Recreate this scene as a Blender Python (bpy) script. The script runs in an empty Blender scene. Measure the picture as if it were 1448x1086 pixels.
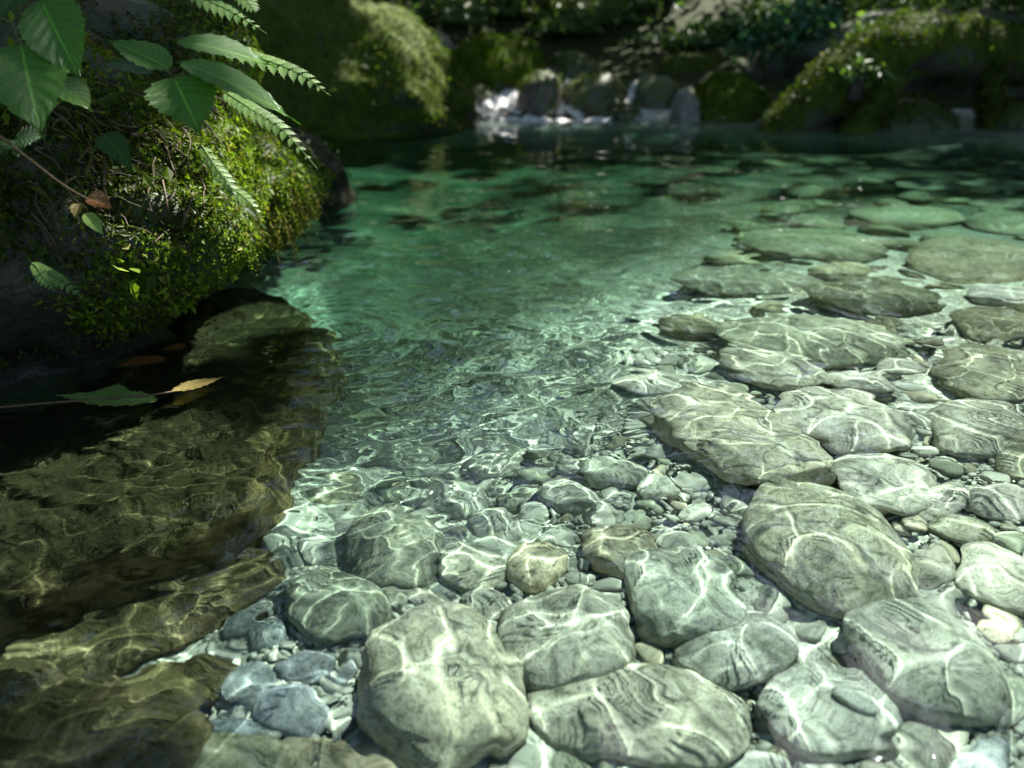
import bpy, bmesh, math, random
import numpy as np
from mathutils import Vector, Matrix
from mathutils.bvhtree import BVHTree

SC = bpy.context.scene
COL = SC.collection
rng = np.random.default_rng(7)
random.seed(7)

# ------------------------------------------------------------------ camera geometry (photo pixels, 1448 x 1086)
FPX, PITCH, CAM = 1136.0, math.radians(23.0), np.array([0.0, 0.0, 0.55])
FWD = np.array([0, math.cos(PITCH), -math.sin(PITCH)])
UPV = np.array([0, math.sin(PITCH), math.cos(PITCH)])
RGT = np.array([1.0, 0, 0])


def ray(px, py):
    d = FWD + RGT * ((px - 724) / FPX) + UPV * ((543 - py) / FPX)
    return d / np.linalg.norm(d)


def at(px, py, z=0.0):
    """point at height z seen at a pixel; below the water the ray is refracted"""
    d = ray(px, py)
    if z >= 0:
        return CAM + d * ((z - CAM[2]) / d[2])
    p = CAM + d * (-CAM[2] / d[2])
    n = np.array([0, 0, 1.0])
    c = -d @ n
    r = 1 / 1.333
    t = r * d + (r * c - math.sqrt(1 - r * r * (1 - c * c))) * n
    return p + t * (z / t[2])


def aty(px, py, y):
    """point above the water on the vertical plane at distance y"""
    d = ray(px, py)
    return CAM + d * (y / d[1])


SUN = np.array([0.50, 0.62, 1.0])
SUN = SUN / np.linalg.norm(SUN)
SXY = SUN[:2] / SUN[2]
_sw = math.asin(math.sqrt(1 - SUN[2] ** 2) / 1.333)
SXW = SUN[:2] / np.linalg.norm(SUN[:2]) * math.tan(_sw)

# ------------------------------------------------------------------ numpy noise


def _hash(ix, iy, iz, seed):
    with np.errstate(over='ignore'):
        h = (ix.astype(np.uint32) * np.uint32(374761393) + iy.astype(np.uint32) * np.uint32(668265263)
             + iz.astype(np.uint32) * np.uint32(2147483647) + np.uint32(seed * 144665 + 977))
        h = (h ^ (h >> np.uint32(13))) * np.uint32(1274126177)
        h = h ^ (h >> np.uint32(16))
        h = h * np.uint32(2246822519)
        h = h ^ (h >> np.uint32(15))
    return (h & np.uint32(0xFFFFFF)).astype(np.float64) / 8388607.5 - 1.0


def vnoise(P, seed=0):
    P = np.asarray(P, float)
    if P.shape[1] == 2:
        P = np.concatenate([P, np.zeros((len(P), 1)) + 0.37], 1)
    i = np.floor(P).astype(np.int64)
    f = P - i
    f = f * f * f * (f * (f * 6 - 15) + 10)
    i = (i + 100000)
    r = 0
    for dx in (0, 1):
        for dy in (0, 1):
            for dz in (0, 1):
                w = (f[:, 0] if dx else 1 - f[:, 0]) * (f[:, 1] if dy else 1 - f[:, 1]) * (f[:, 2] if dz else 1 - f[:, 2])
                r = r + w * _hash(i[:, 0] + dx, i[:, 1] + dy, i[:, 2] + dz, seed)
    return r


def fbm(P, oct=4, seed=0, gain=0.5):
    P = np.asarray(P, float)
    r, a = 0, 1.0
    for k in range(oct):
        r = r + a * vnoise(P * (2.03 ** k) + 17.3 * k, seed + k)
        a *= gain
    return r


def sstep(a, b, x):
    t = np.clip((x - a) / (b - a), 0, 1)
    return t * t * (3 - 2 * t)


# ------------------------------------------------------------------ object helpers


def build(name, V, F, mat, parent=None, smooth=True, recv=True, uv=None):
    """one mesh object; F is an int array (n,3|4) or a list of them"""
    me = bpy.data.meshes.new(name)
    V = np.asarray(V, np.float32)
    Fs = F if isinstance(F, list) else [F]
    Fs = [np.asarray(f, np.int32) for f in Fs if len(f)]
    me.vertices.add(len(V))
    me.vertices.foreach_set('co', V.ravel())
    loops = np.concatenate([f.ravel() for f in Fs])
    tot = np.concatenate([np.full(len(f), f.shape[1], np.int32) for f in Fs])
    st = np.concatenate([[0], np.cumsum(tot)[:-1]]).astype(np.int32)
    me.loops.add(len(loops))
    me.loops.foreach_set('vertex_index', loops)
    me.polygons.add(len(tot))
    me.polygons.foreach_set('loop_start', st)
    me.polygons.foreach_set('loop_total', tot)
    me.polygons.foreach_set('use_smooth', np.full(len(tot), bool(smooth)))
    if uv is not None:
        l = me.uv_layers.new(name='UVMap')
        l.data.foreach_set('uv', np.asarray(uv, np.float32)[loops].ravel())
    me.update(calc_edges=True)
    me.validate()
    if mat is not None:
        me.materials.append(mat)
    o = bpy.data.objects.new(name, me)
    COL.objects.link(o)
    if recv:
        o.cycles.is_caustics_receiver = True
    if parent is not None:
        o.parent = parent
    return o


def tag(o, label=None, cat=None, group=None, kind=None):
    if label:
        o['label'] = label
    if cat:
        o['category'] = cat
    if group:
        o['group'] = group
    if kind:
        o['kind'] = kind
    return o


def empty(name, loc, label=None, cat=None, group=None):
    o = bpy.data.objects.new(name, None)
    COL.objects.link(o)
    o.empty_display_size = 0.05
    o.location = tuple(loc)
    return tag(o, label, cat, group)


def under(o, root):
    """parent a world-space mesh to an empty without moving it"""
    o.parent = root
    o.matrix_parent_inverse = Matrix.Translation(root.location).inverted()
    return o


def grid_faces(nx, ny):
    i = np.arange(nx * ny).reshape(ny, nx)
    return np.stack([i[:-1, :-1], i[:-1, 1:], i[1:, 1:], i[1:, :-1]], -1).reshape(-1, 4)


_ico = {}


def ico(level):
    if level not in _ico:
        bm = bmesh.new()
        bmesh.ops.create_icosphere(bm, subdivisions=level, radius=1.0)
        bm.verts.ensure_lookup_table()
        V = np.array([v.co[:] for v in bm.verts])
        F = np.array([[v.index for v in f.verts] for f in bm.faces])
        bm.free()
        V /= np.linalg.norm(V, axis=1)[:, None]
        _ico[level] = (V, F)
    return _ico[level]


def stone_shape(seed, level=4, sq=2.3, rough=0.10, facets=4, flat=0.0, fine=0.012):
    """unit river stone: rounded, slightly squared, with worn facets"""
    r = np.random.default_rng(seed)
    V, F = ico(level)
    V = V.copy()
    rad = (np.abs(V) ** sq).sum(1) ** (-1 / sq)
    P = V * rad[:, None]
    for k in range(facets):
        d = r.normal(size=3)
        d[2] *= 0.6
        d /= np.linalg.norm(d)
        c = r.uniform(0.78, 0.97)
        h = P @ d
        over = np.maximum(h - c, 0)
        P = P - d[None] * (over * 0.6)[:, None]
    n = fbm(V * 1.1 + r.uniform(-50, 50, 3), 3, seed, 0.45)
    P = P * (1 + rough * n)[:, None]
    P = P * (1 + fine * fbm(V * 7 + 5, 3, seed + 3, 0.6))[:, None]
    return P, F


def tube(pts, radii, seg=8, caps=True):
    pts = np.asarray(pts, float)
    radii = np.broadcast_to(np.asarray(radii, float), (len(pts),))
    T = np.gradient(pts, axis=0)
    T /= np.linalg.norm(T, axis=1)[:, None] + 1e-9
    up = np.array([0, 0, 1.0]) if abs(T[0, 2]) < 0.9 else np.array([1.0, 0, 0])
    N = np.cross(T[0], up)
    N /= np.linalg.norm(N)
    V = []
    ang = np.linspace(0, 2 * math.pi, seg, endpoint=False)
    for i in range(len(pts)):
        N = N - T[i] * (N @ T[i])
        N /= np.linalg.norm(N) + 1e-9
        B = np.cross(T[i], N)
        V.append(pts[i] + radii[i] * (np.cos(ang)[:, None] * N + np.sin(ang)[:, None] * B))
    V = np.concatenate(V)
    F = []
    for i in range(len(pts) - 1):
        for j in range(seg):
            k = (j + 1) % seg
            F.append((i * seg + j, i * seg + k, (i + 1) * seg + k, (i + 1) * seg + j))
    F = np.array(F)
    if caps:
        n = len(V)
        V = np.concatenate([V, pts[:1], pts[-1:]])
        e = (len(pts) - 1) * seg
        C = [(n, (j + 1) % seg, j, j) for j in range(seg)]
        tri = np.array([(n, (j + 1) % seg, j) for j in range(seg)] + [(n + 1, e + j, e + (j + 1) % seg) for j in range(seg)])
        return V, F, tri
    return V, F, np.zeros((0, 3), int)


def spline(ctrl, n=24):
    """Catmull-Rom through control points"""
    C = np.asarray(ctrl, float)
    C = np.concatenate([[2 * C[0] - C[1]], C, [2 * C[-1] - C[-2]]])
    m = len(C) - 3
    out = []
    for u in np.linspace(0, m - 1e-6, n):
        i = int(u)
        t = u - i
        a, b, c, d = C[i:i + 4]
        out.append(0.5 * ((2 * b) + (-a + c) * t + (2 * a - 5 * b + 4 * c - d) * t * t + (-a + 3 * b - 3 * c + d) * t ** 3))
    return np.array(out)


class MB:
    """collects pieces into one mesh"""

    def __init__(s):
        s.V, s.Q, s.T, s.UV, s.n = [], [], [], [], 0

    def add(s, V, Q=None, T=None, UV=None):
        s.V.append(np.asarray(V, float))
        if Q is not None and len(Q):
            s.Q.append(np.asarray(Q) + s.n)
        if T is not None and len(T):
            s.T.append(np.asarray(T) + s.n)
        s.UV.append(np.zeros((len(V), 2)) if UV is None else np.asarray(UV))
        s.n += len(V)
        return s

    def tube(s, pts, rad, seg=6):
        V, Q, T = tube(pts, rad, seg)
        return s.add(V, Q, T)

    def build(s, name, mat, parent=None, smooth=True, recv=True):
        F = []
        if s.Q:
            F.append(np.concatenate(s.Q))
        if s.T:
            F.append(np.concatenate(s.T))
        return build(name, np.concatenate(s.V), F, mat, parent, smooth, recv, np.concatenate(s.UV))


def scatter_leaves(P, N, size, aspect=0.5, spread=0.6, droop=0.0, rg=rng):
    """many small pointed leaf faces (4 verts, folded rhombus) at P, roughly facing N"""
    n = len(P)
    size = np.broadcast_to(np.asarray(size, float), (n,))
    nn = N + spread * rg.normal(size=(n, 3))
    nn /= np.linalg.norm(nn, axis=1)[:, None] + 1e-9
    t = rg.normal(size=(n, 3))
    t[:, 2] -= droop
    t -= nn * (t * nn).sum(1)[:, None]
    t /= np.linalg.norm(t, axis=1)[:, None] + 1e-9
    b = np.cross(nn, t)
    L = size[:, None]
    W = L * aspect * rg.uniform(0.7, 1.3, (n, 1))
    mid = P + t * L * 0.42 - nn * L * 0.06
    V = np.stack([P, mid + b * W * 0.5 + nn * L * 0.1, P + t * L - nn * L * 0.12, mid - b * W * 0.5 + nn * L * 0.1], 1).reshape(-1, 3)
    F = np.arange(n * 4).reshape(n, 4)
    UV = np.tile(np.array([[0, 0.5], [0.5, 1], [1, 0.5], [0.5, 0]]), (n, 1))
    return V, F, UV


def sample_surface(V, F, n, rg=rng):
    """random points and normals on a triangle/quad mesh"""
    F = np.asarray(F)
    T = F if F.shape[1] == 3 else np.concatenate([F[:, [0, 1, 2]], F[:, [0, 2, 3]]])
    a, b, c = V[T[:, 0]], V[T[:, 1]], V[T[:, 2]]
    cr = np.cross(b - a, c - a)
    ar = np.linalg.norm(cr, axis=1)
    k = rg.choice(len(T), n, p=ar / ar.sum())
    u, v = rg.random(n), rg.random(n)
    s = u + v > 1
    u[s], v[s] = 1 - u[s], 1 - v[s]
    P = a[k] + (b - a)[k] * u[:, None] + (c - a)[k] * v[:, None]
    return P, cr[k] / (ar[k][:, None] + 1e-12)


# ------------------------------------------------------------------ materials


def newmat(name):
    m = bpy.data.materials.new(name)
    m.use_nodes = True
    nt = m.node_tree
    return m, nt, nt.nodes['Principled BSDF']


def N(nt, t, **kw):
    n = nt.nodes.new(t)
    for k, v in kw.items():
        if k in n.inputs:
            n.inputs[k].default_value = v
        else:
            setattr(n, k, v)
    return n


def ramp(nt, fac, stops):
    r = nt.nodes.new('ShaderNodeValToRGB')
    els = r.color_ramp.elements
    while len(els) < len(stops):
        els.new(0.5)
    for e, (p, c) in zip(els, stops):
        e.position = p
        e.color = (*c, 1)
    nt.links.new(fac, r.inputs['Fac'])
    return r.outputs['Color']


def noise(nt, scale, detail=4, rough=0.55, dist=0.0, vec=None, seed=0):
    n = N(nt, 'ShaderNodeTexNoise', Scale=scale, Detail=detail, Roughness=rough, Distortion=dist)
    if vec is not None:
        nt.links.new(vec, n.inputs['Vector'])
    return n.outputs['Fac']


def mixc(nt, fac, a, b, mode='MIX'):
    n = nt.nodes.new('ShaderNodeMix')
    n.data_type = 'RGBA'
    n.blend_type = mode
    for s, v in ((n.inputs['Factor'], fac), (n.inputs['A'], a), (n.inputs['B'], b)):
        if hasattr(v, 'is_output'):
            nt.links.new(v, s)
        else:
            s.default_value = v if isinstance(v, float) else (*v, 1)
    return n.outputs['Result']


def mathn(nt, op, a, b=None):
    n = nt.nodes.new('ShaderNodeMath')
    n.operation = op
    for s, v in ((n.inputs[0], a), (n.inputs[1], b)):
        if v is None:
            continue
        if hasattr(v, 'is_output'):
            nt.links.new(v, s)
        else:
            s.default_value = v
    return n.outputs[0]


def bump(nt, b, h, strength, dist):
    n = N(nt, 'ShaderNodeBump', Strength=strength, Distance=dist)
    nt.links.new(h, n.inputs['Height'])
    nt.links.new(n.outputs[0], b.inputs['Normal'])
    return n


def objvec(nt, offset=True):
    """object-space position, shifted per object so no two stones share a pattern"""
    tc = nt.nodes.new('ShaderNodeTexCoord')
    if not offset:
        return tc.outputs['Object'], None
    oi = nt.nodes.new('ShaderNodeObjectInfo')
    v = nt.nodes.new('ShaderNodeVectorMath')
    v.operation = 'ADD'
    nt.links.new(tc.outputs['Object'], v.inputs[0])
    sc = mathn(nt, 'MULTIPLY', oi.outputs['Random'], 37.0)
    nt.links.new(sc, v.inputs[1])
    return v.outputs[0], oi


def mat_cobble():
    m, nt, b = newmat('river_stone')
    vec, oi = objvec(nt)
    big = noise(nt, 9, 4, 0.6, 0.6, vec)
    fine = noise(nt, 70, 5, 0.7, 0.3, vec)
    spk = noise(nt, 260, 2, 0.7, 0, vec)
    col = mixc(nt, 1.0, oi.outputs['Color'], ramp(nt, big, [(0.3, (0.74, 0.75, 0.70)), (0.5, (0.97, 0.97, 0.95)), (0.7, (1.10, 1.08, 1.02))]), 'MULTIPLY')
    col = mixc(nt, 1.0, col, ramp(nt, fine, [(0.34, (0.42, 0.45, 0.37)), (0.5, (0.95, 0.95, 0.95)), (0.66, (1.25, 1.24, 1.18))]), 'MULTIPLY')
    col = mixc(nt, 0.6, col, ramp(nt, spk, [(0.36, (0.45, 0.47, 0.42)), (0.48, (1, 1, 1))]), 'MULTIPLY')
    # pale mineral veins / bedding streaks
    mp = N(nt, 'ShaderNodeMapping')
    mp.inputs['Scale'].default_value = (1, 3.2, 5)
    mp.inputs['Rotation'].default_value = (0.3, 0.5, 0.9)
    nt.links.new(vec, mp.inputs['Vector'])
    st = noise(nt, 11, 5, 0.65, 1.4, mp.outputs[0])
    col = mixc(nt, ramp(nt, st, [(0.56, (0, 0, 0)), (0.62, (0.35, 0.35, 0.35)), (0.66, (0, 0, 0))]), col, (0.62, 0.62, 0.56))
    # olive algae film
    al = noise(nt, 16, 5, 0.7, 0.8, vec)
    col = mixc(nt, ramp(nt, al, [(0.50, (0, 0, 0)), (0.70, (0.28, 0.28, 0.28))]), col, (0.18, 0.17, 0.12))
    nt.links.new(col, b.inputs['Base Color'])
    b.inputs['Roughness'].default_value = 0.7
    b.inputs['Specular IOR Level'].default_value = 0.15
    h = mathn(nt, 'ADD', mathn(nt, 'MULTIPLY', fine, 1.0), mathn(nt, 'MULTIPLY', spk, 0.35))
    bump(nt, b, h, 0.5, 0.004)
    return m


def mat_bed():
    m, nt, b = newmat('gravel_bed')
    vec, _ = objvec(nt, False)
    vo = N(nt, 'ShaderNodeTexVoronoi', Scale=70.0)
    nt.links.new(vec, vo.inputs['Vector'])
    vo2 = N(nt, 'ShaderNodeTexVoronoi', Scale=26.0)
    nt.links.new(vec, vo2.inputs['Vector'])
    c1 = ramp(nt, N_sep(nt, vo.outputs['Color']), [(0.0, (0.26, 0.265, 0.225)), (0.5, (0.46, 0.46, 0.41)), (1, (0.62, 0.62, 0.56))])
    big = noise(nt, 3.0, 5, 0.6, 0.5, vec)
    c = mixc(nt, 1.0, c1, ramp(nt, big, [(0.32, (0.55, 0.6, 0.5)), (0.6, (1.05, 1.05, 1.0))]), 'MULTIPLY')
    c = mixc(nt, ramp(nt, vo2.outputs['Distance'], [(0.0, (0.35, 0.35, 0.35)), (0.6, (0, 0, 0))]), c, (0.45, 0.46, 0.4))
    # silty olive tone darkens the deep floor, standing in for light lost with depth
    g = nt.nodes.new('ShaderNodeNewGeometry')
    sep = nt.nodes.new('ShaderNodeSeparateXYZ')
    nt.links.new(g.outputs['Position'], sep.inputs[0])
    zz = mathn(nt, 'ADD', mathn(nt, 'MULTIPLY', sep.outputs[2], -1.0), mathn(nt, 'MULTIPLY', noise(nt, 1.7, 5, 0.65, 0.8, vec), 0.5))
    deep_tone = ramp(nt, noise(nt, 2.2, 5, 0.6, 0.4, vec), [(0.36, (0.022, 0.024, 0.014)), (0.5, (0.045, 0.047, 0.027)), (0.68, (0.13, 0.13, 0.09))])
    c = mixc(nt, ramp(nt, zz, [(0.54, (0, 0, 0)), (0.88, (0.92, 0.92, 0.92))]), c, deep_tone)
    nt.links.new(c, b.inputs['Base Color'])
    b.inputs['Roughness'].default_value = 0.85
    b.inputs['Specular IOR Level'].default_value = 0.1
    h = mathn(nt, 'SUBTRACT', 1.0, vo.outputs['Distance'])
    bump(nt, b, h, 0.9, 0.012)
    return m


def N_sep(nt, col):
    s = nt.nodes.new('ShaderNodeSeparateColor')
    nt.links.new(col, s.inputs[0])
    return s.outputs[0]


def mat_rock(name, dark, light, moss=None, moss_amt=0.5, scale=5.0, rough=0.55, wet=0.5, up=True):
    """wet stone with algae; moss colour settles on noise patches and upward faces"""
    m, nt, b = newmat(name)
    vec, _ = objvec(nt)
    a = noise(nt, scale, 6, 0.65, 0.5, vec)
    f = noise(nt, scale * 9, 5, 0.7, 0.2, vec)
    c = ramp(nt, a, [(0.3, dark), (0.7, light)])
    c = mixc(nt, 1.0, c, ramp(nt, f, [(0.3, (0.5, 0.5, 0.48)), (0.55, (1, 1, 1)), (0.75, (1.3, 1.28, 1.2))]), 'MULTIPLY')
    if moss is not None:
        g = nt.nodes.new('ShaderNodeNewGeometry')
        sep = nt.nodes.new('ShaderNodeSeparateXYZ')
        nt.links.new(g.outputs['Normal'], sep.inputs[0])
        k = noise(nt, scale * 1.4, 5, 0.65, 0.4, vec)
        if up:
            k = mathn(nt, 'ADD', k, mathn(nt, 'MULTIPLY', sep.outputs[2], 0.22))
        fac = ramp(nt, k, [(0.62 - 0.3 * moss_amt, (0, 0, 0)), (0.75 - 0.3 * moss_amt, (1, 1, 1))])
        mc = ramp(nt, f, [(0.3, tuple(x * 0.45 for x in moss)), (0.6, moss), (0.8, tuple(min(1, x * 1.7) for x in moss))])
        c = mixc(nt, fac, c, mc)
    nt.links.new(c, b.inputs['Base Color'])
    b.inputs['Roughness'].default_value = rough
    b.inputs['Specular IOR Level'].default_value = wet
    h = mathn(nt, 'ADD', a, mathn(nt, 'MULTIPLY', f, 0.3))
    bump(nt, b, h, 0.8, 0.03)
    return m


def mat_leaf(name, c_dark, c_light, rough=0.35, trans=0.25, spec=0.5, veins=False, tint=None):
    """leaf: varies per leaf island, lets some light through"""
    m, nt, b = newmat(name)
    g = nt.nodes.new('ShaderNodeNewGeometry')
    c = ramp(nt, g.outputs['Random Per Island'], [(0.0, c_dark), (0.8, c_light), (1.0, tint or c_light)])
    if veins:
        uv = nt.nodes.new('ShaderNodeUVMap')
        sp = nt.nodes.new('ShaderNodeSeparateXYZ')
        nt.links.new(uv.outputs[0], sp.inputs[0])
        t = mathn(nt, 'ABSOLUTE', mathn(nt, 'SUBTRACT', sp.outputs[1], 0.5))
        oi = nt.nodes.new('ShaderNodeObjectInfo')
        nz = noise(nt, 40, 4, 0.6)
        c = mixc(nt, 0.5, c, ramp(nt, nz, [(0.3, tuple(x * 0.6 for x in c_dark)), (0.7, tuple(x * 1.3 for x in c_light))]))
        mid = ramp(nt, t, [(0.008, (0.75, 0.75, 0.75)), (0.028, (0, 0, 0))])
        c = mixc(nt, mid, c, tuple(min(1, x * 2.4) for x in c_light))
        w = mathn(nt, 'FRACT', mathn(nt, 'SUBTRACT', mathn(nt, 'MULTIPLY', sp.outputs[0], 8.0), mathn(nt, 'MULTIPLY', t, 4.4)))
        sv = mathn(nt, 'ABSOLUTE', mathn(nt, 'SUBTRACT', w, 0.5))
        c = mixc(nt, ramp(nt, sv, [(0.0, (0.45, 0.45, 0.45)), (0.07, (0, 0, 0))]), c, tuple(min(1, x * 1.9) for x in c_light))
        h = mathn(nt, 'ADD', mathn(nt, 'MULTIPLY', sv, -1.0), mathn(nt, 'MULTIPLY', noise(nt, 160, 3, 0.6), 0.5))
        bump(nt, b, h, 0.6, 0.004)
    nt.links.new(c, b.inputs['Base Color'])
    b.inputs['Roughness'].default_value = rough
    b.inputs['Specular IOR Level'].default_value = spec
    tr = nt.nodes.new('ShaderNodeBsdfTranslucent')
    tc = mixc(nt, 1.0, c, (1.5, 1.6, 0.7), 'MULTIPLY')
    nt.links.new(tc, tr.inputs['Color'])
    mx = nt.nodes.new('ShaderNodeMixShader')
    mx.inputs[0].default_value = trans
    nt.links.new(b.outputs[0], mx.inputs[1])
    nt.links.new(tr.outputs[0], mx.inputs[2])
    nt.links.new(mx.outputs[0], nt.nodes['Material Output'].inputs['Surface'])
    return m


def mat_plain(name, c1, c2, scale=30, rough=0.7, spec=0.3):
    m, nt, b = newmat(name)
    vec, _ = objvec(nt)
    n = noise(nt, scale, 5, 0.65, 0.4, vec)
    nt.links.new(ramp(nt, n, [(0.3, c1), (0.7, c2)]), b.inputs['Base Color'])
    b.inputs['Roughness'].default_value = rough
    b.inputs['Specular IOR Level'].default_value = spec
    bump(nt, b, n, 0.5, 0.006)
    return m


def mat_water():
    """clear mountain water: Fresnel reflection over refraction, the light that passes is filtered by the depth of water below"""
    m, nt, b = newmat('water')
    nt.nodes.remove(b)
    at_ = N(nt, 'ShaderNodeAttribute')
    at_.attribute_name = 'clarity'
    rf = N(nt, 'ShaderNodeBsdfRefraction', IOR=1.333, Roughness=0.0)
    nt.links.new(at_.outputs['Color'], rf.inputs['Color'])
    gl = N(nt, 'ShaderNodeBsdfGlossy', Roughness=0.0)
    fr = N(nt, 'ShaderNodeFresnel', IOR=1.333)
    mx = nt.nodes.new('ShaderNodeMixShader')
    nt.links.new(fr.outputs[0], mx.inputs[0])
    nt.links.new(rf.outputs[0], mx.inputs[1])
    nt.links.new(gl.outputs[0], mx.inputs[2])
    nt.links.new(mx.outputs[0], nt.nodes['Material Output'].inputs['Surface'])
    return m


def mat_foam():
    m, nt, b = newmat('white_water')
    vec, _ = objvec(nt)
    mp = N(nt, 'ShaderNodeMapping')
    mp.inputs['Scale'].default_value = (3, 0.8, 0.8)
    nt.links.new(vec, mp.inputs['Vector'])
    n = noise(nt, 14, 5, 0.7, 0.6, mp.outputs[0])
    nt.links.new(ramp(nt, n, [(0.32, (0.12, 0.15, 0.15)), (0.48, (0.62, 0.62, 0.58)), (0.6, (0.92, 0.91, 0.86))]), b.inputs['Base Color'])
    b.inputs['Roughness'].default_value = 0.25
    b.inputs['Transmission Weight'].default_value = 0.15
    bump(nt, b, n, 0.8, 0.03)
    return m


M = {
    'cobble': mat_cobble(), 'bed': mat_bed(), 'water': mat_water(), 'foam': mat_foam(),
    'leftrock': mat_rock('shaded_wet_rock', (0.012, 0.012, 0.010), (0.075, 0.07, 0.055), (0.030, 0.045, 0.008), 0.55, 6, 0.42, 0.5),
    'ledge': mat_rock('submerged_rock', (0.045, 0.036, 0.014), (0.32, 0.255, 0.115), (0.045, 0.037, 0.014), 0.35, 13, 0.7, 0.15),
    'bedrock': mat_rock('brown_bedrock', (0.05, 0.041, 0.022), (0.26, 0.21, 0.115), (0.08, 0.07, 0.03), 0.15, 11, 0.7, 0.15),
    'mossrock': mat_rock('mossy_rock', (0.02, 0.02, 0.016), (0.10, 0.10, 0.085), (0.06, 0.085, 0.008), 0.95, 3, 0.8, 0.12),
    'wetrock': mat_rock('wet_grey_rock', (0.024, 0.022, 0.018), (0.15, 0.135, 0.105), (0.06, 0.08, 0.012), 0.5, 4, 0.4, 0.35),
    'darkwet': mat_rock('black_wet_rock', (0.006, 0.006, 0.005), (0.026, 0.024, 0.019), (0.016, 0.022, 0.005), 0.45, 5, 0.5, 0.15),
    'palerock': mat_rock('pale_dry_rock', (0.13, 0.12, 0.10), (0.30, 0.28, 0.24), (0.1, 0.11, 0.04), 0.1, 4, 0.7, 0.3),
    'moss': mat_leaf('moss_leaves', (0.016, 0.03, 0.004), (0.06, 0.095, 0.010), 0.5, 0.3, 0.12, tint=(0.11, 0.10, 0.02)),
    'mosslit': mat_leaf('lit_moss', (0.055, 0.10, 0.006), (0.16, 0.25, 0.02), 0.45, 0.35, 0.12, tint=(0.20, 0.17, 0.04)),  # sunlit copy of the moss, sunshine put into its colour
    'mossgreen': mat_leaf('mat_moss', (0.030, 0.064, 0.003), (0.085, 0.14, 0.007), 0.65, 0.25, 0.03, tint=(0.095, 0.10, 0.01)),
    'mossgold': mat_leaf('golden_moss', (0.12, 0.11, 0.02), (0.26, 0.24, 0.07), 0.5, 0.35, 0.12, tint=(0.30, 0.22, 0.08)),
    'leaf': mat_leaf('glossy_leaf', (0.036, 0.115, 0.006), (0.070, 0.19, 0.013), 0.22, 0.36, 0.5, veins=True),
    'leafdim': mat_leaf('dull_leaf', (0.014, 0.052, 0.006), (0.026, 0.09, 0.010), 0.3, 0.25, 0.4, veins=True),
    'fern': mat_leaf('fern_green', (0.07, 0.14, 0.03), (0.13, 0.22, 0.055), 0.45, 0.35, 0.35),
    'shrub': mat_leaf('shrub_leaves', (0.03, 0.068, 0.014), (0.095, 0.17, 0.04), 0.45, 0.3, 0.35, tint=(0.07, 0.10, 0.03)),
    'shrublit': mat_leaf('lit_shrub_leaves', (0.04, 0.08, 0.015), (0.10, 0.16, 0.04), 0.45, 0.35, 0.25, tint=(0.17, 0.14, 0.07)),  # sunlit copy of the shrub leaves, light put into the colour
    'shrubblue': mat_leaf('cool_fern_leaves', (0.015, 0.06, 0.028), (0.05, 0.14, 0.07), 0.45, 0.35, 0.35),
    'canopy': mat_leaf('canopy_leaves', (0.014, 0.04, 0.008), (0.04, 0.085, 0.018), 0.45, 0.18, 0.35),
    'brownleaf': mat_leaf('brown_leaf', (0.14, 0.055, 0.012), (0.26, 0.105, 0.022), 0.4, 0.2, 0.45, veins=True),
    'yellowleaf': mat_leaf('yellowing_leaf', (0.12, 0.10, 0.015), (0.22, 0.17, 0.03), 0.4, 0.2, 0.45, veins=True),
    'floatleaf': mat_leaf('floating_green_leaf', (0.13, 0.24, 0.045), (0.24, 0.36, 0.08), 0.4, 0.15, 0.45, veins=True),
    'stem': mat_plain('stem', (0.05, 0.07, 0.015), (0.10, 0.12, 0.03), 60, 0.5),
    'twig': mat_plain('twig', (0.07, 0.045, 0.02), (0.17, 0.115, 0.055), 80, 0.6),
    'root': mat_plain('root', (0.035, 0.026, 0.012), (0.10, 0.075, 0.035), 60, 0.65),
    'bark': mat_plain('bark', (0.02, 0.018, 0.013), (0.07, 0.06, 0.045), 12, 0.85),
    'ground': mat_rock('forest_floor', (0.012, 0.012, 0.007), (0.045, 0.04, 0.025), (0.03, 0.04, 0.010), 0.5, 2.2, 0.9, 0.15),
    'gravel': mat_plain('loose_gravel', (0.22, 0.22, 0.18), (0.48, 0.48, 0.42), 45, 0.75, 0.15),
}

# ------------------------------------------------------------------ bed / terrain


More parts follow.
